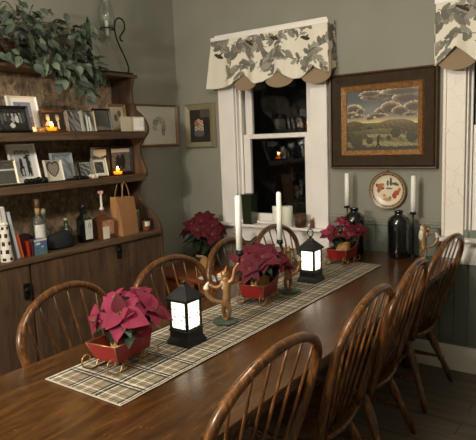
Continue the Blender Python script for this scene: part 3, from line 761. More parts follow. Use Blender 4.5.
t = thing('kraft_bag', 'tan kraft paper bag with twisted handles on the hutch counter', 'bag', (-2.87, 2.628, ZCT), R(6))
b = [(.055, -.078, 0), (.055, .078, 0), (-.055, .078, 0), (-.055, -.078, 0)]
hgt = .262
o_ = [(.03, -.092, hgt), (.03, .078, hgt - .006), (-.032, .078, hgt - .004), (-.03, -.092, hgt + .004)]
gs = lambda p, q, s: tuple((p[k] + q[k]) / 2 + s[k] for k in range(3))
bt = [b[0], b[1], gs(b[1], b[2], (0, 0, 0)), b[2], b[3], gs(b[3], b[0], (0, 0, 0))]
tp = [o_[0], o_[1], gs(o_[1], o_[2], (0, -.028, 0)), o_[2], o_[3], gs(o_[3], o_[0], (0, .028, 0))]
mid = [tuple(.6 * a[k] + .4 * c[k] + ((.006 if (k == 0 and i in (0, 1)) else 0)) for k in range(3)) for i, (a, c) in enumerate(zip(bt, tp))]
mb = MB(); v = bt + mid + tp; f = [tuple(range(6))[::-1]]
for r_ in range(2): f += [(r_ * 6 + k, r_ * 6 + (k + 1) % 6, r_ * 6 + 6 + (k + 1) % 6, r_ * 6 + 6 + k) for k in range(6)]
mb.add(v, f); mb.build('paper_body', M['kraft'], t, solid=.0015)
for xs in (.031, -.031):
    p = smoothpath([(xs, -.045, hgt - .04), (xs, -.04, hgt + .02), (xs * .8, -.018, hgt + .085), (xs * .6, .01, hgt + .095), (xs * .9, .03, hgt + .03), (xs, .034, hgt - .04)], 5)
    MB().tube(p, .0035, 6).build('twisted_handle', simple('kraft_twist', (150, 116, 78), .9), t)

# greenery on the top -----------------------------------------------------
t = thing('trailing_greenery', 'mass of grey-green leafy branches in a reddish bowl on top of the hutch', 'plant', (-3.02, 2.2, ZTOP))
bw = MB(); bw.lathe([(.10, 0), (.12, .02), (.15, .10), (.155, .14), (.145, .14), (.13, .09), (.10, .02), (0, .02)], 24)
bw.v = [(x * .8, y * 1.5 - .44, z * .85) for x, y, z in bw.v]; bw.build('bowl', M['basket'], t)
poly = [(1.906, 2.335), (2.024, 2.388), (2.205, 2.371), (2.371, 2.337), (2.494, 2.305), (2.533, 2.202), (2.567, 2.122), (2.608, 2.10), (2.527, 1.964), (2.417, 1.843), (2.336, 1.827), (2.315, 1.933), (2.179, 1.907), (2.166, 1.984), (2.063, 1.994), (1.947, 2.04), (1.7, 2.09), (1.6, 2.2), (1.7, 2.33)]
def inside(y, z):
    c = False; n = len(poly)
    for i in range(n):
        a, b_ = poly[i], poly[i - 1]
        if (a[1] > z) != (b_[1] > z) and y < (b_[0] - a[0]) * (z - a[1]) / (b_[1] - a[1]) + a[0]: c = not c
    return c
lf = [MB(), MB()]; st = MB(); rr = random.Random(12); spots = []
while len(spots) < 430:
    y, z = rr.uniform(1.6, 2.6), rr.uniform(1.82, 2.39)
    if not inside(y, z): continue
    x = rr.uniform(-3.14, -2.86) if z > 2.075 else rr.uniform(-2.935, -2.85)
    spots.append((x, y, z))
for k, (x, y, z) in enumerate(spots):
    d = (rr.uniform(-.2, .9), rr.uniform(-.6, 1), rr.uniform(-1.1, .5)); L = rr.uniform(.05, .088)
    if z < 2.08: d = (rr.uniform(.0, .5), rr.uniform(-.5, .8), rr.uniform(-1, .1))
    bx = (x + 3.02, y - 2.2, z - ZTOP)
    lf[1 if rr.random() < .22 else 0].leaf(bx, d, (rr.uniform(-.3, 1), rr.uniform(-.5, .3), rr.uniform(.2, 1)), L, L * rr.uniform(.24, .36), .25, .2, 5, shape=.75)
for k in range(26):
    x, y, z = spots[k * 9]
    yb = min(max(y + rr.uniform(-.3, .1), 1.7), 1.95)
    mid = ((x - 3.02) / 2 + .02, (y + yb) / 2, max(z, 2.16) + .05)
    st.tube(smoothpath([(.0, yb - 2.2, .08), (mid[0] + 3.02, mid[1] - 2.2, mid[2] - ZTOP), (x + 3.02, y - 2.2, z - ZTOP)], 5), .0028, 5)
st.build('stems', M['stem'], t)
o = lf[0].build('leaves', M['greenery'], t); o = lf[1].build('pale_leaves', M['greenery2'], t)
t = thing('dark_spire', 'narrow dark pointed spire standing at the right end of the greenery', 'ornament', (-2.99, 2.535, ZTOP))
MB().taper(.03, .03, 0, .026, .026, .016).build('foot', M['iron'], t, bevel=.003); MB().taper(.017, .017, .016, .009, .009, .31).taper(.009, .009, .31, .001, .001, .35).build('shaft', simple('dark_green_metal', (34, 40, 36), .5, .3), t)

t = thing('hurricane_lamp', 'black scrolled iron lamp with a glass chimney on the hutch top right end', 'lamp', (-3.02, 2.72, ZTOP))
bs = MB().box(-.045, .06, -.15, .17, 0, .012); bs.build('base_plate', M['iron'], t, bevel=.003)
pts = [(2.875, 2.043), (2.905, 2.055), (2.915, 2.09), (2.885, 2.16), (2.84, 2.235), (2.812, 2.30), (2.806, 2.36), (2.82, 2.405), (2.858, 2.425), (2.895, 2.405), (2.9, 2.36), (2.875, 2.325), (2.852, 2.30), (2.855, 2.275), (2.875, 2.272)]
MB().tube(smoothpath([(0, y - 2.73, z - ZTOP) for y, z in pts], 6), .0055, 8).build('scroll_arm', M['iron'], t)
rg = MB(); cy, cz = .005, .302
rg.tube([(.046 * math.cos(a), cy + .046 * math.sin(a), cz) for a in [k * 2 * PI / 24 for k in range(24)]], .004, 6, closed=True)
rg.tube([(0, cy + .046, cz), (0, .08, cz)], .005, 6); rg.build('holder_ring', M['iron'], t)
sg = glass('lamp_glass', (246, 248, 247), .06, .04)
gc = MB().lathe([(.003, .16), (.011, .172), (.013, .2), (.018, .26), (.03, .29), (.048, .308), (.046, .31), (.027, .294), (.014, .262), (.008, .2), (0, .178)], 20); gc.v = [(x, y + cy, z) for x, y, z in gc.v]; gc.build('peg_cup', sg, t)
ch = MB().lathe([(.040, .311), (.052, .34), (.058, .38), (.05, .43), (.034, .48), (.03, .54), (.034, .57), (.0325, .57), (.0285, .54), (.0325, .478), (.0485, .428), (.0565, .38), (.0505, .34), (.0385, .312)], 28)
ch.v = [(x, y + cy, z) for x, y, z in ch.v]; ch.build('glass_chimney', sg, t)
wx = MB().lathe([(.012, .255), (.012, .355), (.0, .358)], 14); wx.v = [(x, y + cy, z) for x, y, z in wx.v]; wx.build('candle_stub', M['wax'], t)

# ------------------------------------------------------------------ corner chest and things on it
t = thing('wooden_chest', 'low reddish wooden chest in the corner under the window, behind the chairs', 'chest', (-2.66, 3.36, 0))
MB().box(-.50, .50, -.235, .235, 0, .49).build('body', M['chest'], t, bevel=.006)
MB().box(-.515, .515, -.25, .245, .49, .52).build('lid', M['chest'], t, bevel=.008)
k = MB(); k.box(-.03, .03, -.243, -.235, .40, .48); k.build('clasp', M['iron'], t, bevel=.002)
o = MB().box(-.095, .095, -.055, .055, 0, .014).build('white_tray', M['whiteframe'], bevel=.004); o.location = (-2.56, 3.18, .5205)
tag(o, 'thin white slab lying on the front edge of the reddish corner chest', 'tray')
# rooster
t = thing('rooster_figure', 'dark rooster figure with a red comb behind the far left chair, below the window', 'figurine', (-2.36, 3.36, .5205), R(200))
MB().lathe([(.05, 0), (.055, .01), (.05, .02), (.018, .04), (.016, .17), (.03, .19)], 16).build('pedestal', M['iron'], t)
b = MB(); b.ball((0, 0, .235), (.06, .04, .045)); b.tube([(.03, 0, .25), (.05, 0, .29), (.055, 0, .325)], [.035, .024, .02], 10); b.ball((.056, 0, .335), (.024, .02, .022))
b.tube([(-.04, 0, .25), (-.085, 0, .30), (-.105, 0, .29)], [.028, .02, .006], 8)
o = b.build('body', simple('dark_rooster', (52, 34, 28), .5), t); m = o.modifiers.new('r', 'REMESH'); m.mode = 'VOXEL'; m.voxel_size = .005; m.use_smooth_shade = True
cb = MB(); cb.prism([(.03, .345), (.085, .345), (.084, .372), (.072, .36), (.064, .386), (.054, .364), (.042, .38)], -.007, .007); cb.ball((.076, 0, .31), (.008, .006, .016)); cb.build('comb', simple('red_comb', (170, 44, 36), .5), t, bevel=.002)
MB().add([(.076, -.006, .338), (.076, .006, .338), (.076, 0, .328), (.1, 0, .33)], [(0, 1, 3), (1, 2, 3), (2, 0, 3), (0, 2, 1)]).build('beak', M['yellow'], t)

# ------------------------------------------------------------------ poinsettias
CAMR = R(35.9)
def poinsettia(label, loc, heads, seed, pot=(.040, .048, .085), leaves=16, lr=.085, mats=('bract', 'bract_dark'), group='poinsettias', foot=None):
    r = random.Random(seed)
    t = thing('poinsettia', label, 'plant', loc, CAMR, 0, group)
    p0, p1, ph = pot
    pm = MB(); pm.lathe([(p0, 0), (p0 + .002, .004), ((p0 + p1) / 2 + .002, ph * .5), (p1, ph), (p1 + .005, ph + .012), (p1 - .001, ph + .010), (p1 - .004, ph - .01), (p0 - .003, .006), (0, .006)], 22)
    pm.v = [(x * (1 + .03 * math.sin(9 * math.atan2(y, x)) * (z > ph * .3)), y * (1 + .03 * math.sin(9 * math.atan2(y, x)) * (z > ph * .3)), z) for x, y, z in pm.v]
    pm.build('pot', M['burlap'], t)
    MB().lathe([(p1 - .006, ph - .012), (.0, ph - .006)], 18).build('soil', M['soil'], t)
    st = MB(); lv = MB()
    for i, (c, nrm, L, nb) in enumerate(heads):
        c = Vector(c); nv = Vector(nrm).normalized()
        base = Vector((c.x * .15, c.y * .15, ph - .01)); stemtop = c - nv * .012
        pth = smoothpath([tuple(base), tuple((base + stemtop) / 2 + Vector((0, 0, .01))), tuple(stemtop)], 4)
        st.tube(pth, .0032, 6)
        a1 = nv.orthogonal().normalized(); a2 = nv.cross(a1)
        h = MB(); off = r.uniform(0, 6)
        for k in range(nb):
            outer = k < (nb + 1) // 2 + 1
            no = (nb + 1) // 2 + 1 if outer else nb - (nb + 1) // 2 - 1
            a = off + 2 * PI * k / max(no, 1) + r.uniform(-.2, .2) + (0 if outer else .5)
            d = a1 * math.cos(a) + a2 * math.sin(a) + nv * ((.12 if outer else .45) + r.uniform(-.1, .12))
            l = L * (1 if outer else .68) * r.uniform(.82, 1.12)
            h.leaf(c + nv * (0 if outer else .004), d, nv, l, l * r.uniform(.30, .38), r.uniform(.1, .3), .2, 6, 0 if r.random() < .7 else 1, .72)
        hd = h.build('flower_head', [M[mats[0]], M[mats[1]]], t)
        ct = MB()
        for k in range(5):
            q = c + nv * .008 + a1 * .006 * math.cos(k * 1.26) + a2 * .006 * math.sin(k * 1.26); ct.ball(tuple(q), .0034, 8)
        ct.build('flower_centre', M['yellow'], hd)
        for k in range(3):
            a = r.uniform(0, 6.28); d = Vector((math.cos(a), math.sin(a), r.uniform(-.35, .15)))
            q = base.lerp(stemtop, r.uniform(.45, .85)); lv.leaf(q, d, (0, 0, 1), lr * r.uniform(.8, 1.15), lr * .28, .35, .2, 5)
    for k in range(leaves):
        a = 2 * PI * k / leaves + r.uniform(-.2, .2); d = Vector((math.cos(a), math.sin(a), r.uniform(.0, .8)))
        lv.leaf((d.x * .01, d.y * .01, ph + r.uniform(0, .03)), d, (0, 0, 1), lr * r.uniform(.7, 1.05), lr * .27, .5, .2, 5)
    st.build('stems', M['stem'], t); lv.build('green_leaves', M['leaf'], t)
    return t
def dome(seed, n, rad, z0, z1, L, nb=9):
    r = random.Random(seed); H = []
    for k in range(n):
        a = k * 2.399 + r.uniform(-.3, .3); q = math.sqrt((k + .3) / n)
        x, y = rad * q * math.cos(a), rad * q * math.sin(a)
        z = z1 - (z1 - z0) * q * q
        H.append(((x, y, z), (x * 5 * .6 / max(rad * 5, .01) + .0, y * 3 / max(rad * 5, .01) - .55, .65 + .3 * (1 - q)), L * r.uniform(.85, 1.1), nb))
    return H
TZ = .76; RZ = TZ + .0045
SLZ = RZ + .0435
h1 = [((.01, -.05, .15), (-.1, -.8, .55), .10, 8), ((-.09, .0, .12), (-.5, -.7, .3), .055, 8), ((.115, .015, .145), (.55, -.35, .7), .092, 8), ((.06, .06, .19), (.15, -.3, .9), .07, 8), ((-.03, .06, .18), (-.3, -.3, .85), .07, 8), ((.05, -.06, .10), (.3, -.95, -.1), .075, 4)]
poinsettia('nearest poinsettia in a red sled, left of the near lantern', (-1.487, 1.315, SLZ), h1, 2, leaves=14)
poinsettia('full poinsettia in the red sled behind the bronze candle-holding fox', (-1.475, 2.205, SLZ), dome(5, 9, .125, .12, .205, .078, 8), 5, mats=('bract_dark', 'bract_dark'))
poinsettia('poinsettia in the red sled at the far end of the runner, before the black crocks', (-1.465, 3.13, SLZ), [((-.085, -.03, .15), (-.35, -.6, .6), .075, 9), ((.085, -.03, .165), (.3, -.6, .7), .08, 9), ((.0, .03, .215), (0, -.5, .9), .06, 9), ((.0, .06, .17), (0, .1, .9), .06, 8), ((.02, -.05, .15), (0, -.8, .5), .05, 8)], 8, mats=('bract_dark', 'bract'), leaves=12)
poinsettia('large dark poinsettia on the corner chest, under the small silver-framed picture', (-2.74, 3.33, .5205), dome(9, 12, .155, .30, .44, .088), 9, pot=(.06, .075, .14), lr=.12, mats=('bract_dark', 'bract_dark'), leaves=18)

# ------------------------------------------------------------------ table and runner
TX0, TX1, TY0, TY1 = -1.785, -.885, .35, 3.57
tb = thing('dining_table', 'long worn brown wooden dining table running towards the back wall', 'table', ((TX0 + TX1) / 2, (TY0 + TY1) / 2, 0))
hw, hl = (TX1 - TX0) / 2, (TY1 - TY0) / 2
mb = MB(); w3 = 2 * hw / 3
mb.box(-hw, hw, -hl, hl, .724, TZ)
mb.build('tabletop', M['table'], tb, bevel=.004)
ap = MB(); ap.box(-hw + .09, -hw + .115, -hl + .1, hl - .1, .63, .723); ap.box(hw - .115, hw - .09, -hl + .1, hl - .1, .63, .723)
ap.box(-hw + .115, hw - .115, -hl + .1, -hl + .125, .63, .723); ap.box(-hw + .115, hw - .115, hl - .125, hl - .1, .63, .723)
ap.build('apron', M['tabledark'], tb, bevel=.003)
for sx in (-1, 1):
    for sy in (-1, 1):
        l = MB().lathe([(.022, 0), (.03, .02), (.026, .05), (.034, .18), (.04, .40), (.036, .5), (.028, .53), (.042, .55), (.042, .57), (.03, .585)], 18)
        l.box(-.04, .04, -.04, .04, .585, .7235)
        l.v = [(x + sx * (hw - .31), y + sy * (hl - .055), z) for x, y, z in l.v]; l.build('leg', M['tabledark'], tb)
RX0, RX1, RY0, RY1 = -1.613, -1.238, 1.068, 3.175
nzr = fnoise(61)
def stripe(p, per, ph=0):
    q = (p + ph) % per
    if q < .009: return 1
    if q < .0155: return 2
    if q < .026: return 1
    if q < .033: return 2
    if .046 < q < .051: return 3
    if .066 < q < .071: return 2
    if .086 < q < .091: return 3
    return 0
def plaid(u, v):
    pal = [(126, 114, 92), (22, 19, 18), (206, 198, 180), (84, 72, 58)]
    a, b = stripe(u * .375, .118, .004), stripe(v * 2.107, .125, .03)
    if u < .010 or u > .990 or v < .002 or v > .998: return (176, 166, 148)
    return mix(pal[a], pal[b], .5) if (a and b) or not (a or b) else mix(pal[a], pal[b], .78 if b else .22)
rn = MB(); rn.grid(75, 420, lambda u, v: ((u - .5) * (RX1 - RX0), (v - .5) * (RY1 - RY0), .0035 + .0006 * math.sin(v * 90) * math.sin(u * 11)), plaid)
o = rn.build('table_runner', M['runner'], painted=True, solid=.0025); o.location = ((RX0 + RX1) / 2, (RY0 + RY1) / 2, TZ)
tag(o, 'long tan plaid runner down the middle of the dining table', 'table runner')

# ------------------------------------------------------------------ sleds
def make_sled(label, loc, rz):
    t = thing('red_sled', label, 'sled', loc, rz, group='red toy sleds on the runner')
    W0, W1_, th_ = .052, .066, .0035
    zb = .034
    rim = [(-.115, .102), (-.02, .098), (.04, .112), (.085, .142), (.105, .168)]
    bd = MB()
    for sg in (-1, 1):
        n = 5; yb = [-.088, -.03, .03, .065, .085]
        out = [(sg * W0, y, zb) for y in yb] + [(sg * W1_, y, z) for y, z in rim]
        inn = [(sg * (W0 - th_), y, zb) for y in yb] + [(sg * (W1_ - th_), y, z) for y, z in rim]
        v = out + inn; f = []
        for k in range(n - 1):
            f += [(k, k + 1, n + k + 1, n + k), (2 * n + k, 2 * n + n + k, 2 * n + n + k + 1, 2 * n + k + 1), (n + k, n + k + 1, 3 * n + k + 1, 3 * n + k)]
        bd.add(v, f)
    bd.hexa([(-W0, -.088, zb), (W0, -.088, zb), (W0, .085, zb), (-W0, .085, zb)], [(-W0, -.089, zb + .006), (W0, -.089, zb + .006), (W0, .086, zb + .006), (-W0, .086, zb + .006)])
    bd.hexa([(-W0, -.088, zb), (W0, -.088, zb), (W0, -.085, zb), (-W0, -.085, zb)], [(-W1_, -.115, .102), (W1_, -.115, .102), (W1_, -.112, .102), (-W1_, -.112, .102)])
    bd.hexa([(-W0, .083, zb), (W0, .083, zb), (W0, .086, zb), (-W0, .086, zb)], [(-W1_, .103, .168), (W1_, .103, .168), (W1_, .106, .168), (-W1_, .106, .168)])
    bd.build('body', M['redmetal'], t)
    rm = MB(); loop = [(-W1_, y, z) for y, z in rim] + [(W1_, y, z) for y, z in rim[::-1]]
    rm.tube(loop, .0024, 6, closed=True)
    for sg in (-1, 1): rm.tube([(sg * W0, -.088, zb), (sg * W1_, -.115, .102)], .002, 6)
    rm.build('rim_wire', M['gold'], t)
    for sg in (-1, 1):
        x = sg * .058; r = MB()
        p = smoothpath([(x, .11, .0035), (x, .05, .003), (x, -.06, .003), (x, -.115, .008), (x, -.146, .03), (x, -.142, .056), (x, -.118, .062), (x, -.106, .045), (x, -.118, .034)], 5)
        r.tube(p, .0026, 6)
        p = smoothpath([(x, .11, .0035), (x, .128, .014), (x, .122, .03), (x, .106, .027)], 4); r.tube(p, .0026, 6)
        for yc in (-.055, .045):
            p = smoothpath([(x, yc - .03, .0035), (x * .97, yc - .012, .03), (x * .92, yc, zb - .001), (x * .97, yc + .012, .03), (x, yc + .03, .0035)], 4); r.tube(p, .0022, 6)
            p = [(x, yc + (.004 + .011 * k / 20) * math.cos(k * .5), .018 + (.003 + .009 * k / 20) * math.sin(k * .5)) for k in range(21)]; r.tube(p, .0018, 5)
        r.build('runner', M['gold'], t)
    return t
make_sled('nearest red toy sled with gold runners, left of the near lantern', (-1.487, 1.315, RZ), R(6))
make_sled('red toy sled behind the bronze candle-holding fox, under the full poinsettia', (-1.475, 2.205, RZ), R(10))
make_sled('farthest red toy sled, at the end of the runner before the black crocks', (-1.465, 3.13, RZ), R(2))

# ------------------------------------------------------------------ lanterns
panelm = painted('lit_lantern_panel', .5, emit=2.8)
nzl = fnoise(71)
def lpanel(u, v):
    c = (214, 208, 184)
    if .3 < v < .8 and abs(nzl(u * 2.2, v * 2.6)) < .05: c = (56, 50, 40)
    if v < .18 and abs(nzl(u * 4, v * 3)) < .08: c = (84, 78, 60)
    return c
def make_lantern(label, loc, rz=0, folded=False):
    t = thing('lantern', label, 'lantern', loc, rz, group='black lit lanterns on the runner')
    b = MB(); b.taper(.058, .058, 0, .056, .056, .010); b.taper(.056, .056, .010, .047, .047, .030); b.taper(.047, .047, .030, .046, .046, .054); b.taper(.050, .050, .054, .050, .050, .060)
    b.build('base', M['blackpaint'], t, bevel=.002)
    p = MB()
    for sx in (-1, 1):
        for sy in (-1, 1): p.box(sx * .0405 - .005, sx * .0405 + .005, sy * .0405 - .005, sy * .0405 + .005, .060, .176)
    for z0, z1 in ((.060, .066), (.170, .176)):
        for s in (-1, 1):
            p.box(-.0355, .0355, s * .0405 - .004, s * .0405 + .004, z0, z1); p.box(s * .0405 - .004, s * .0405 + .004, -.0355, .0355, z0, z1)
    p.build('post_frame', M['blackpaint'], t, bevel=.001)
    for k in range(4):
        a = k * PI / 2; m = MB(); m.grid(18, 26, lambda u, v: (-.036 + u * .072, -.0395, .065 + v * .106), lpanel)
        m.v = [(x * math.cos(a) - y * math.sin(a), x * math.sin(a) + y * math.cos(a), z) for x, y, z in m.v]
        m.build('lit_panel', panelm, t, painted=True, solid=.0015)
    r = MB(); r.taper(.054, .054, .176, .056, .056, .184); r.taper(.056, .056, .184, .030, .030, .212); r.taper(.030, .030, .212, .016, .016, .226); r.taper(.016, .016, .226, .011, .011, .236)
    r.build('roof', M['blackpaint'], t, bevel=.0015)
    MB().lathe([(.006, .236), (.009, .242), (.006, .248), (.0, .25)], 14).build('finial', M['blackpaint'], t)
    rg = MB(); rg.tube([(.017 * math.cos(a), 0, .266 + .021 * math.sin(a)) for a in [k * 2 * PI / 24 for k in range(24)]], .003, 8, closed=True)
    if folded: rg.v = [(x, .014 + (z - .245) * .9 * math.sin(R(128)), .247 + (z - .245) * .9 * math.cos(R(128))) for x, y, z in rg.v]
    rg.build('ring', M['blackpaint'], t)
    return t
make_lantern('nearer black lantern with lit white panels, right of the nearest poinsettia', (-1.418, 1.585, RZ), 0, True)
make_lantern('farther black lantern with lit white panels and an upright ring, near the runner end', (-1.437, 2.655, RZ))

# ------------------------------------------------------------------ fox candle holders and tapers
def candle(label, loc, L, r0=.0138, r1=.0118):
    t = thing('taper_candle', label, 'candle', loc, group='white taper candles')
    MB().lathe([(r0, 0), (r0 * .98, L * .5), (r1, L - .006), (r1 * .5, L), (0, L - .001)], 16).build('wax', M['wax'], t)
    MB().tube([(0, 0, L - .002), (.001, 0, L + .008)], .0013, 6).build('wick', M['wick'], t)
    return t
def make_fox(label, loc, rz, cup=None, cat='candle holder', sc=1.0, ring=False):
    t = thing('dancing_fox_figure', label, cat, loc, rz, group='bronze dancing fox figures on the table')
    MB().lathe([(.052, 0), (.056, .004), (.054, .009), (.03, .013), (0, .014)], 24).build('base', M['verdigris'], t)
    b = MB()
    T = lambda pts, r, n=10: b.tube(smoothpath(pts, 4), [r[0] + (r[1] - r[0]) * k / (4 * (len(pts) - 1)) for k in range(4 * (len(pts) - 1) + 1)], n)
    T([(.004, 0, .012), (-.008, .004, .05), (.002, .002, .085)], (.006, .014)); T([(.006, -.014, .014), (.02, -.012, .05), (.010, -.006, .088)], (.0055, .013))
    b.ball((.006, -.012, .015), (.014, .007, .006), 10); b.ball((-.004, .002, .015), (.014, .007, .006), 10)
    T([(.004, 0, .075), (.010, 0, .12), (.008, 0, .165), (.006, 0, .20)], (.019, .016)); b.ball((.008, 0, .165), (.021, .018, .025))
    b.ball((.004, 0, .215), (.019, .017, .018)); T([(-.004, 0, .216), (-.018, 0, .214), (-.03, 0, .212)], (.012, .005))
    for sy in (-1, 1): b.tube([(.008, sy * .010, .226), (.013, sy * .012, .252)], [.008, .001], 8)
    if ring: T([(.016, -.004, .180), (.0, -.03, .178), (-.03, -.03, .185), (-.055, -.012, .178)], (.009, .006))
    else:
        T([(.018, -.006, .178), (.036, -.008, .192), (.047, -.004, .235), (.062, 0, .256)], (.009, .0055)); b.ball((.064, 0, .258), (.009, .007, .007), 10)
    T([(-.004, -.006, .176), (-.03, -.012, .160), (-.055, -.01, .168)], (.009, .0055)); b.ball((-.058, -.01, .17), .0075, 10)
    T([(-.002, .008, .088), (-.04, .012, .094), (-.070, .012, .118), (-.078, .010, .148)], (.008, .013)); T([(-.078, .010, .146), (-.076, .01, .163), (-.066, .008, .178)], (.013, .003))
    o = b.build('body', M['bronze'], t); m = o.modifiers.new('r', 'REMESH'); m.mode = 'VOXEL'; m.voxel_size = .0028; m.use_smooth_shade = True
    w = MB(); w.tube(smoothpath([(-.0785, .010, .150), (-.076, .01, .164), (-.066, .008, .180)], 4), [.0132 + (.003 - .0132) * (k / 8) ** 1.5 for k in range(9)], 10)
    w.build('white_tail_tip', M['foxwhite'], t)
    w = MB(); w.ball((-.001, -.0, .168), (.0165, .0155, .024), 12); w.ball((-.016, 0, .208), (.013, .0095, .008), 10)
    if ring: w.ball((.020, -.004, .165), (.017, .02, .04), 12); w.ball((.012, -.004, .212), (.016, .018, .016), 12)
    w.build('white_chest', M['foxwhite'], t)
    w = MB(); w.ball((-.031, 0, .213), .0042, 8)
    for sy in (-1, 1): w.ball((-.010, sy * .0125, .222), .0028, 8)
    w.build('nose_and_eyes', M['iron'], t)
    if cup:
        c = MB(); c.tube([(.064, 0, .255), (.072, 0, cup - .02), (.072, 0, cup - .008)], .0035, 8)
        q = MB().lathe([(.008, cup - .012), (.017, cup - .004), (.018, cup), (.0155, cup + .001), (.0155, cup + .014), (.0143, cup + .014), (.0143, cup + .001), (0, cup + .001)], 18); q.v = [(x + .072, y, z) for x, y, z in q.v]
        o = len(c.v); c.v += q.v; c.f += [tuple(i + o for i in f) for f in q.f]; c.m += q.m; c.s += q.s; c.c += q.c
        c.build('candle_cup', M['iron'], t)
    t.scale = (sc, sc, sc); return t
make_fox('bronze dancing fox holding up a white taper, right of the nearer lantern', (-1.425, 1.85, RZ), CAMR, .305)
cx, sx = math.cos(CAMR), math.sin(CAMR)
candle('white taper candle held up by the bronze fox beside the nearer lantern', (-1.425 + .072 * cx, 1.85 + .072 * sx, RZ + .3065), .245)
make_fox('bronze fox candle holder on a green base between the full poinsettia and the farther lantern', (-1.425, 2.40, RZ), CAMR + PI + .85, .272)
candle('white taper candle in front of the window, above the full poinsettia', (-1.425 + .072 * math.cos(CAMR + PI + .85), 2.40 + .072 * math.sin(CAMR + PI + .85), RZ + .2735), .25)
make_fox('bronze and white dancing fox figure without a candle at the far right table corner', (-1.05, 3.41, TZ + .0005), CAMR + PI + .1, None, 'figurine', .98, True)

# ------------------------------------------------------------------ crocks and iron candlesticks
def crock(label, loc, s=1):
    t = thing('black_crock', label, 'crock', loc, group='black crocks at the far end of the table')
    MB().lathe([(.058, 0), (.063, .006), (.065, .05), (.068, .16), (.070, .22), (.064, .248), (.045, .268), (.027, .276), (.024, .288), (.030, .296), (.030, .302), (.022, .302), (.018, .288), (.02, .27), (0, .268)], 30).build('body', M['crock'], t)
    t.scale = (s, s, s)
    return t
crock('black glazed crock behind the farthest poinsettia, left of the plate', (-1.52, 3.42, TZ + .0005), 1.03)
crock('black glazed crock below the wall plate, standing alone at the far table end', (-1.228, 3.45, TZ + .0005), 1.0)
def candlestick(label, loc, hgt):
    t = thing('iron_candlestick', label, 'candle holder', loc, group='iron candlesticks at the far end of the table')
    MB().lathe([(.032, 0), (.034, .003), (.01, .012), (.004, .02)], 20).build('foot', M['iron'], t)
    MB().lathe([(.004, .018), (.0035, hgt - .02), (.006, hgt - .012), (.004, hgt - .005)], 10).build('stem', M['iron'], t)
    MB().lathe([(.004, hgt - .006), (.024, hgt - .001), (.025, hgt + .002), (.0185, hgt + .0005), (.0185, hgt + .014), (.0172, hgt + .014), (.0172, hgt + .001), (0, hgt + .001)], 20).build('drip_pan', M['iron'], t)
    return t
candlestick('slim iron candlestick behind the farthest poinsettia, left of the left crock', (-1.608, 3.505, TZ + .0005), .30)
candle('white taper candle under the landscape painting, left of the plate', (-1.608, 3.505, TZ + .302), .235, .0165, .0145)
candlestick('slim iron candlestick between the right crock and the fox figure', (-1.157, 3.515, TZ + .0005), .275)
candle('white taper candle on the slim stick right of the wall plate', (-1.157, 3.515, TZ + .277), .245, .0165, .0145)

# ------------------------------------------------------------------ window sill things
SZ = .8855
t = thing('square_glass_vase', 'dark green square glass vase at the left end of the window sill', 'vase', (-2.485, 3.60, SZ))
v = MB(); v.taper(.040, .040, 0, .046, .046, .235); v.taper(.0405, .0405, .235, .0405, .0405, .236); v.build('glass_body', M['greenglass'], t, bevel=.006)
MB().taper(.048, .048, .22, .05, .05, .236).build('rim', M['greenglass'], t, bevel=.003)
def pillar(label, x, w, h, m, y=3.59):
    t = thing('pillar_candle', label, 'candle', (x, y, SZ), group='pillar candles on the window sill')
    MB().lathe([(w * .96, 0), (w, .004), (w, h - .004), (w * .93, h), (w * .6, h - .004), (0, h - .008)], 24).build('wax', m, t)
    MB().tube([(0, 0, h - .009), (.001, 0, h + .006)], .0014, 6).build('wick', M['wick'], t)
pillar('white pillar candle on the window sill, left of the taper candle', -2.225, .036, .15, M['wax'])
pillar('greenish ivory pillar candle on the window sill, right of the taper candle', -2.135, .042, .155, simple('ivory_wax', (222, 222, 202), .5))
t = thing('dark_basket', 'small dark ribbed basket on the window sill, right of the pillar candles', 'basket', (-2.025, 3.59, SZ))
b = MB()
for k in range(20):
    a = 2 * PI * k / 20; b.tube([(.036 * math.cos(a), .036 * math.sin(a), .004), (.046 * math.cos(a), .046 * math.sin(a), .092)], .0034, 6)
b.build('ribs', M['brownframe'], t)
w = MB(); w.lathe([(.034, 0), (.0365, .004), (.0455, .088), (.043, .088), (.034, .008), (0, .008)], 24); w.build('wall', M['tabledark'], t)
rg = MB(); rg.tube([(.0465 * math.cos(a), .0465 * math.sin(a), .094) for a in [k * 2 * PI / 24 for k in range(24)]], .004, 6, closed=True); rg.build('rim', M['brownframe'], t)
t = thing('sill_figurine', 'tiny brown and white figurine at the right end of the window sill', 'figurine', (-1.925, 3.585, SZ))
MB().lathe([(.018, 0), (.019, .008), (.014, .03), (.016, .05), (.008, .064)], 14).build('body', simple('brown_dress', (110, 56, 46), .6), t)
b = MB(); b.ball((0, 0, .074), .0125, 12); b.build('head', M['foxwhite'], t)

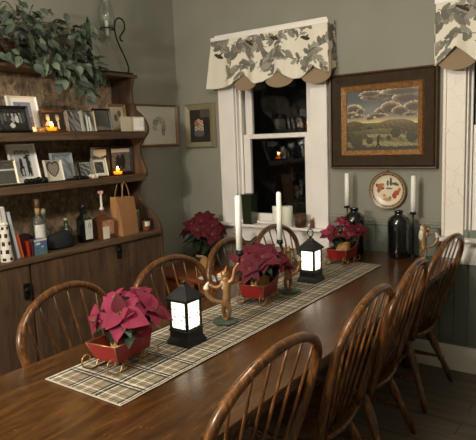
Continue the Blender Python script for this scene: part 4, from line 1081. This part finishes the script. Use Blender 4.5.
# ------------------------------------------------------------------ windsor chairs
SEAT, WB_, WM_, HH, HM, LEAN = .42, .243, .315, .559, .379, .271
def hoop_pts():
    r = .0165; wb, wm, H = WB_ - r, WM_ - r, HH - r
    a = [(wb + (wm - wb) * math.sin(t * PI / 2), HM * t) for t in [k / 12 for k in range(12)]]
    b = [(wm * math.cos(q), HM + (H - HM) * math.sin(q)) for q in [PI * k / 28 for k in range(29)]]
    P = a + b + [(-p, q) for p, q in a[::-1]]
    return [(LEAN * h, s, SEAT + h) for s, h in [(P[0][0], -.02)] + P + [(P[-1][0], -.02)]]
def make_chair(label):
    t = thing('windsor_chair', label, 'chair', (0, 0, 0), group='hoop-back windsor chairs around the table')
    # seat
    n = 40; out = []
    for k in range(n):
        a = 2 * PI * k / n; ca, sa = math.cos(a), math.sin(a)
        ex = lambda c, p: math.copysign(abs(c) ** p, c)
        x = -.185 + .225 * ex(ca, .85); y = .25 * ex(sa, .72) * (1.0 if ca > 0 else 1 - .10 * abs(ca))
        out.append((x, y))
    v = []; cx_ = -.185
    rings = [(1.0 - .12, SEAT - .042), (.985, SEAT - .016), (1.0, SEAT - .008), (.985, SEAT), (.9, SEAT - .003), (.7, SEAT - .014), (.4, SEAT - .018), (.15, SEAT - .016)]
    for s, z in rings: v += [(cx_ + (x - cx_) * s, y * s, z) for x, y in out]
    f = [tuple(range(n))[::-1]]
    for i in range(len(rings) - 1):
        f += [(i * n + k, i * n + (k + 1) % n, (i + 1) * n + (k + 1) % n, (i + 1) * n + k) for k in range(n)]
    f.append(tuple(range((len(rings) - 1) * n, len(rings) * n)))
    MB().add(v, f, 0, True).build('seat', M['chair'], t)
    hp = hoop_pts()
    MB().tube(hp, .0165, 12).build('back_hoop', M['chair'], t)
    for k in range(6):
        q = (k - 2.5) / 2.5; sb, s_ = q * .165, q * .235
        h = HM + (HH - .02 - HM) * math.sqrt(max(0, 1 - (s_ / (WM_ - .0165)) ** 2))
        a = Vector((-.018 * (1 - q * q) + 0, sb, SEAT - .018)); b = Vector((LEAN * h, s_, SEAT + h))
        pts = [tuple(a.lerp(b, u)) for u in (0, .15, .35, .6, .85, 1)]
        MB().tube(pts, [.0048, .0056, .0066, .0058, .0049, .0046], 8).build('spindle', M['chair'], t)
    feet = {}
    for (x0, y0, x1, y1) in ((-.06, .15, .085, .245), (-.06, -.15, .085, -.245), (-.31, .16, -.40, .225), (-.31, -.16, -.40, -.225)):
        a, b = Vector((x0, y0, SEAT - .035)), Vector((x1, y1, 0)); feet[(x0 > -.1, y0 > 0)] = (a, b)
        us = [0, .06, .2, .36, .5, .56, .6, .64, .8, 1]
        rr_ = [.013, .016, .021, .024, .018, .015, .021, .016, .0205, .012]
        MB().tube([tuple(a.lerp(b, u)) for u in us], rr_, 10).build('leg', M['chair'], t)
    mids = []
    for sy in (True, False):
        p, q = feet[(False, sy)][0].lerp(feet[(False, sy)][1], .58), feet[(True, sy)][0].lerp(feet[(True, sy)][1], .58)
        MB().tube([tuple(p.lerp(q, u)) for u in (0, .2, .5, .8, 1)], [.008, .011, .015, .011, .008], 8).build('stretcher', M['chair'], t); mids.append(p.lerp(q, .5))
    MB().tube([tuple(mids[0].lerp(mids[1], u)) for u in (0, .2, .5, .8, 1)], [.008, .011, .014, .011, .008], 8).build('stretcher', M['chair'], t)
    return t
spots = [(-.944, 1.288, .02, 'nearest windsor chair on the right side, its hoop at the bottom of the photo'),
         (-.925, 1.935, .07, 'second nearest windsor chair on the right side of the table, its seat edge in view'),
         (-.937, 2.455, .09, 'third windsor chair on the table right side, in front of the farthest one'),
         (-.972, 3.20, -.02, 'farthest windsor chair on the right side, by the white window apron and baseboard'),
         (-1.80, 1.43, PI + .30, 'nearest windsor chair on the left side, before the hutch doors, behind the nearest poinsettia'),
         (-1.775, 2.03, PI + .10, 'second windsor chair on the left side, its hoop showing behind the nearer lantern'),
         (-1.80, 2.58, PI + .20, 'third windsor chair on the left side, hoop showing behind the candle-holding fox'),
         (-1.825, 3.12, PI + .09, 'farthest windsor chair on the left side, hoop in front of the window apron')]
ch0 = make_chair(spots[0][3])
for i, (x, y, rz, lb) in enumerate(spots):
    c = ch0 if i == 0 else copy_tree(ch0)
    c.location = (x, y, .001); c.rotation_euler = (0, 0, rz); c['label'] = lb

# ------------------------------------------------------------------ lights
def add_point_light(loc, power, r=.05, col=(1, .92, .80)):
    d = bpy.data.lights.new('point_light', 'POINT'); d.energy = power; d.shadow_soft_size = r; d.color = col
    o = bpy.data.objects.new('point_light', d); o.location = loc; COL.objects.link(o)
for k in range(3):
    a = 2 * PI * k / 3 + .3
    add_point_light((-1.2 + .15 * math.cos(a), 1.5 + .15 * math.sin(a), 2.4), 15)  # unseen fill lights above the table, added to lift the hutch back
    add_point_light((-1.75 + .12 * math.cos(a), -.75 + .12 * math.sin(a), 2.12), 76, .06)  # main room lamps, out of view to the left of the camera
for loc in ((-2.90, 2.125, Z1 + .064), (-2.915, 2.64, Z2 + .066)): add_point_light(loc, .5, .012, (1, .62, .25))  # light given off by the two tealight flames
wd = bpy.data.worlds.new('night'); S.world = wd; wd.use_nodes = True
wd.node_tree.nodes['Background'].inputs['Color'].default_value = (.004, .004, .004, 1); wd.node_tree.nodes['Background'].inputs['Strength'].default_value = .3

# ------------------------------------------------------------------ camera
yaw, pitch, roll, fpx = 0.626123418, 0.143716597, -0.0381493371, 556.444
fw = Vector((-math.sin(yaw) * math.cos(pitch), math.cos(yaw) * math.cos(pitch), -math.sin(pitch)))
rt = Vector((math.cos(yaw), math.sin(yaw), 0)); up = rt.cross(fw)
r2 = rt * math.cos(roll) + up * math.sin(roll); u2 = -rt * math.sin(roll) + up * math.cos(roll)
cd = bpy.data.cameras.new('camera'); cam = bpy.data.objects.new('camera', cd); COL.objects.link(cam)
cd.sensor_width = 36; cd.sensor_fit = 'HORIZONTAL'; cd.lens = fpx / 476 * 36; cd.clip_start = .02
m = Matrix(((r2.x, u2.x, -fw.x, 0), (r2.y, u2.y, -fw.y, 0), (r2.z, u2.z, -fw.z, 1.55), (0, 0, 0, 1)))
cam.matrix_world = m
S.camera = cam
S.view_settings.view_transform = 'Standard'; S.view_settings.look = 'None'; S.view_settings.gamma = 1; S.view_settings.use_curve_mapping = False
S.view_settings.exposure = 0
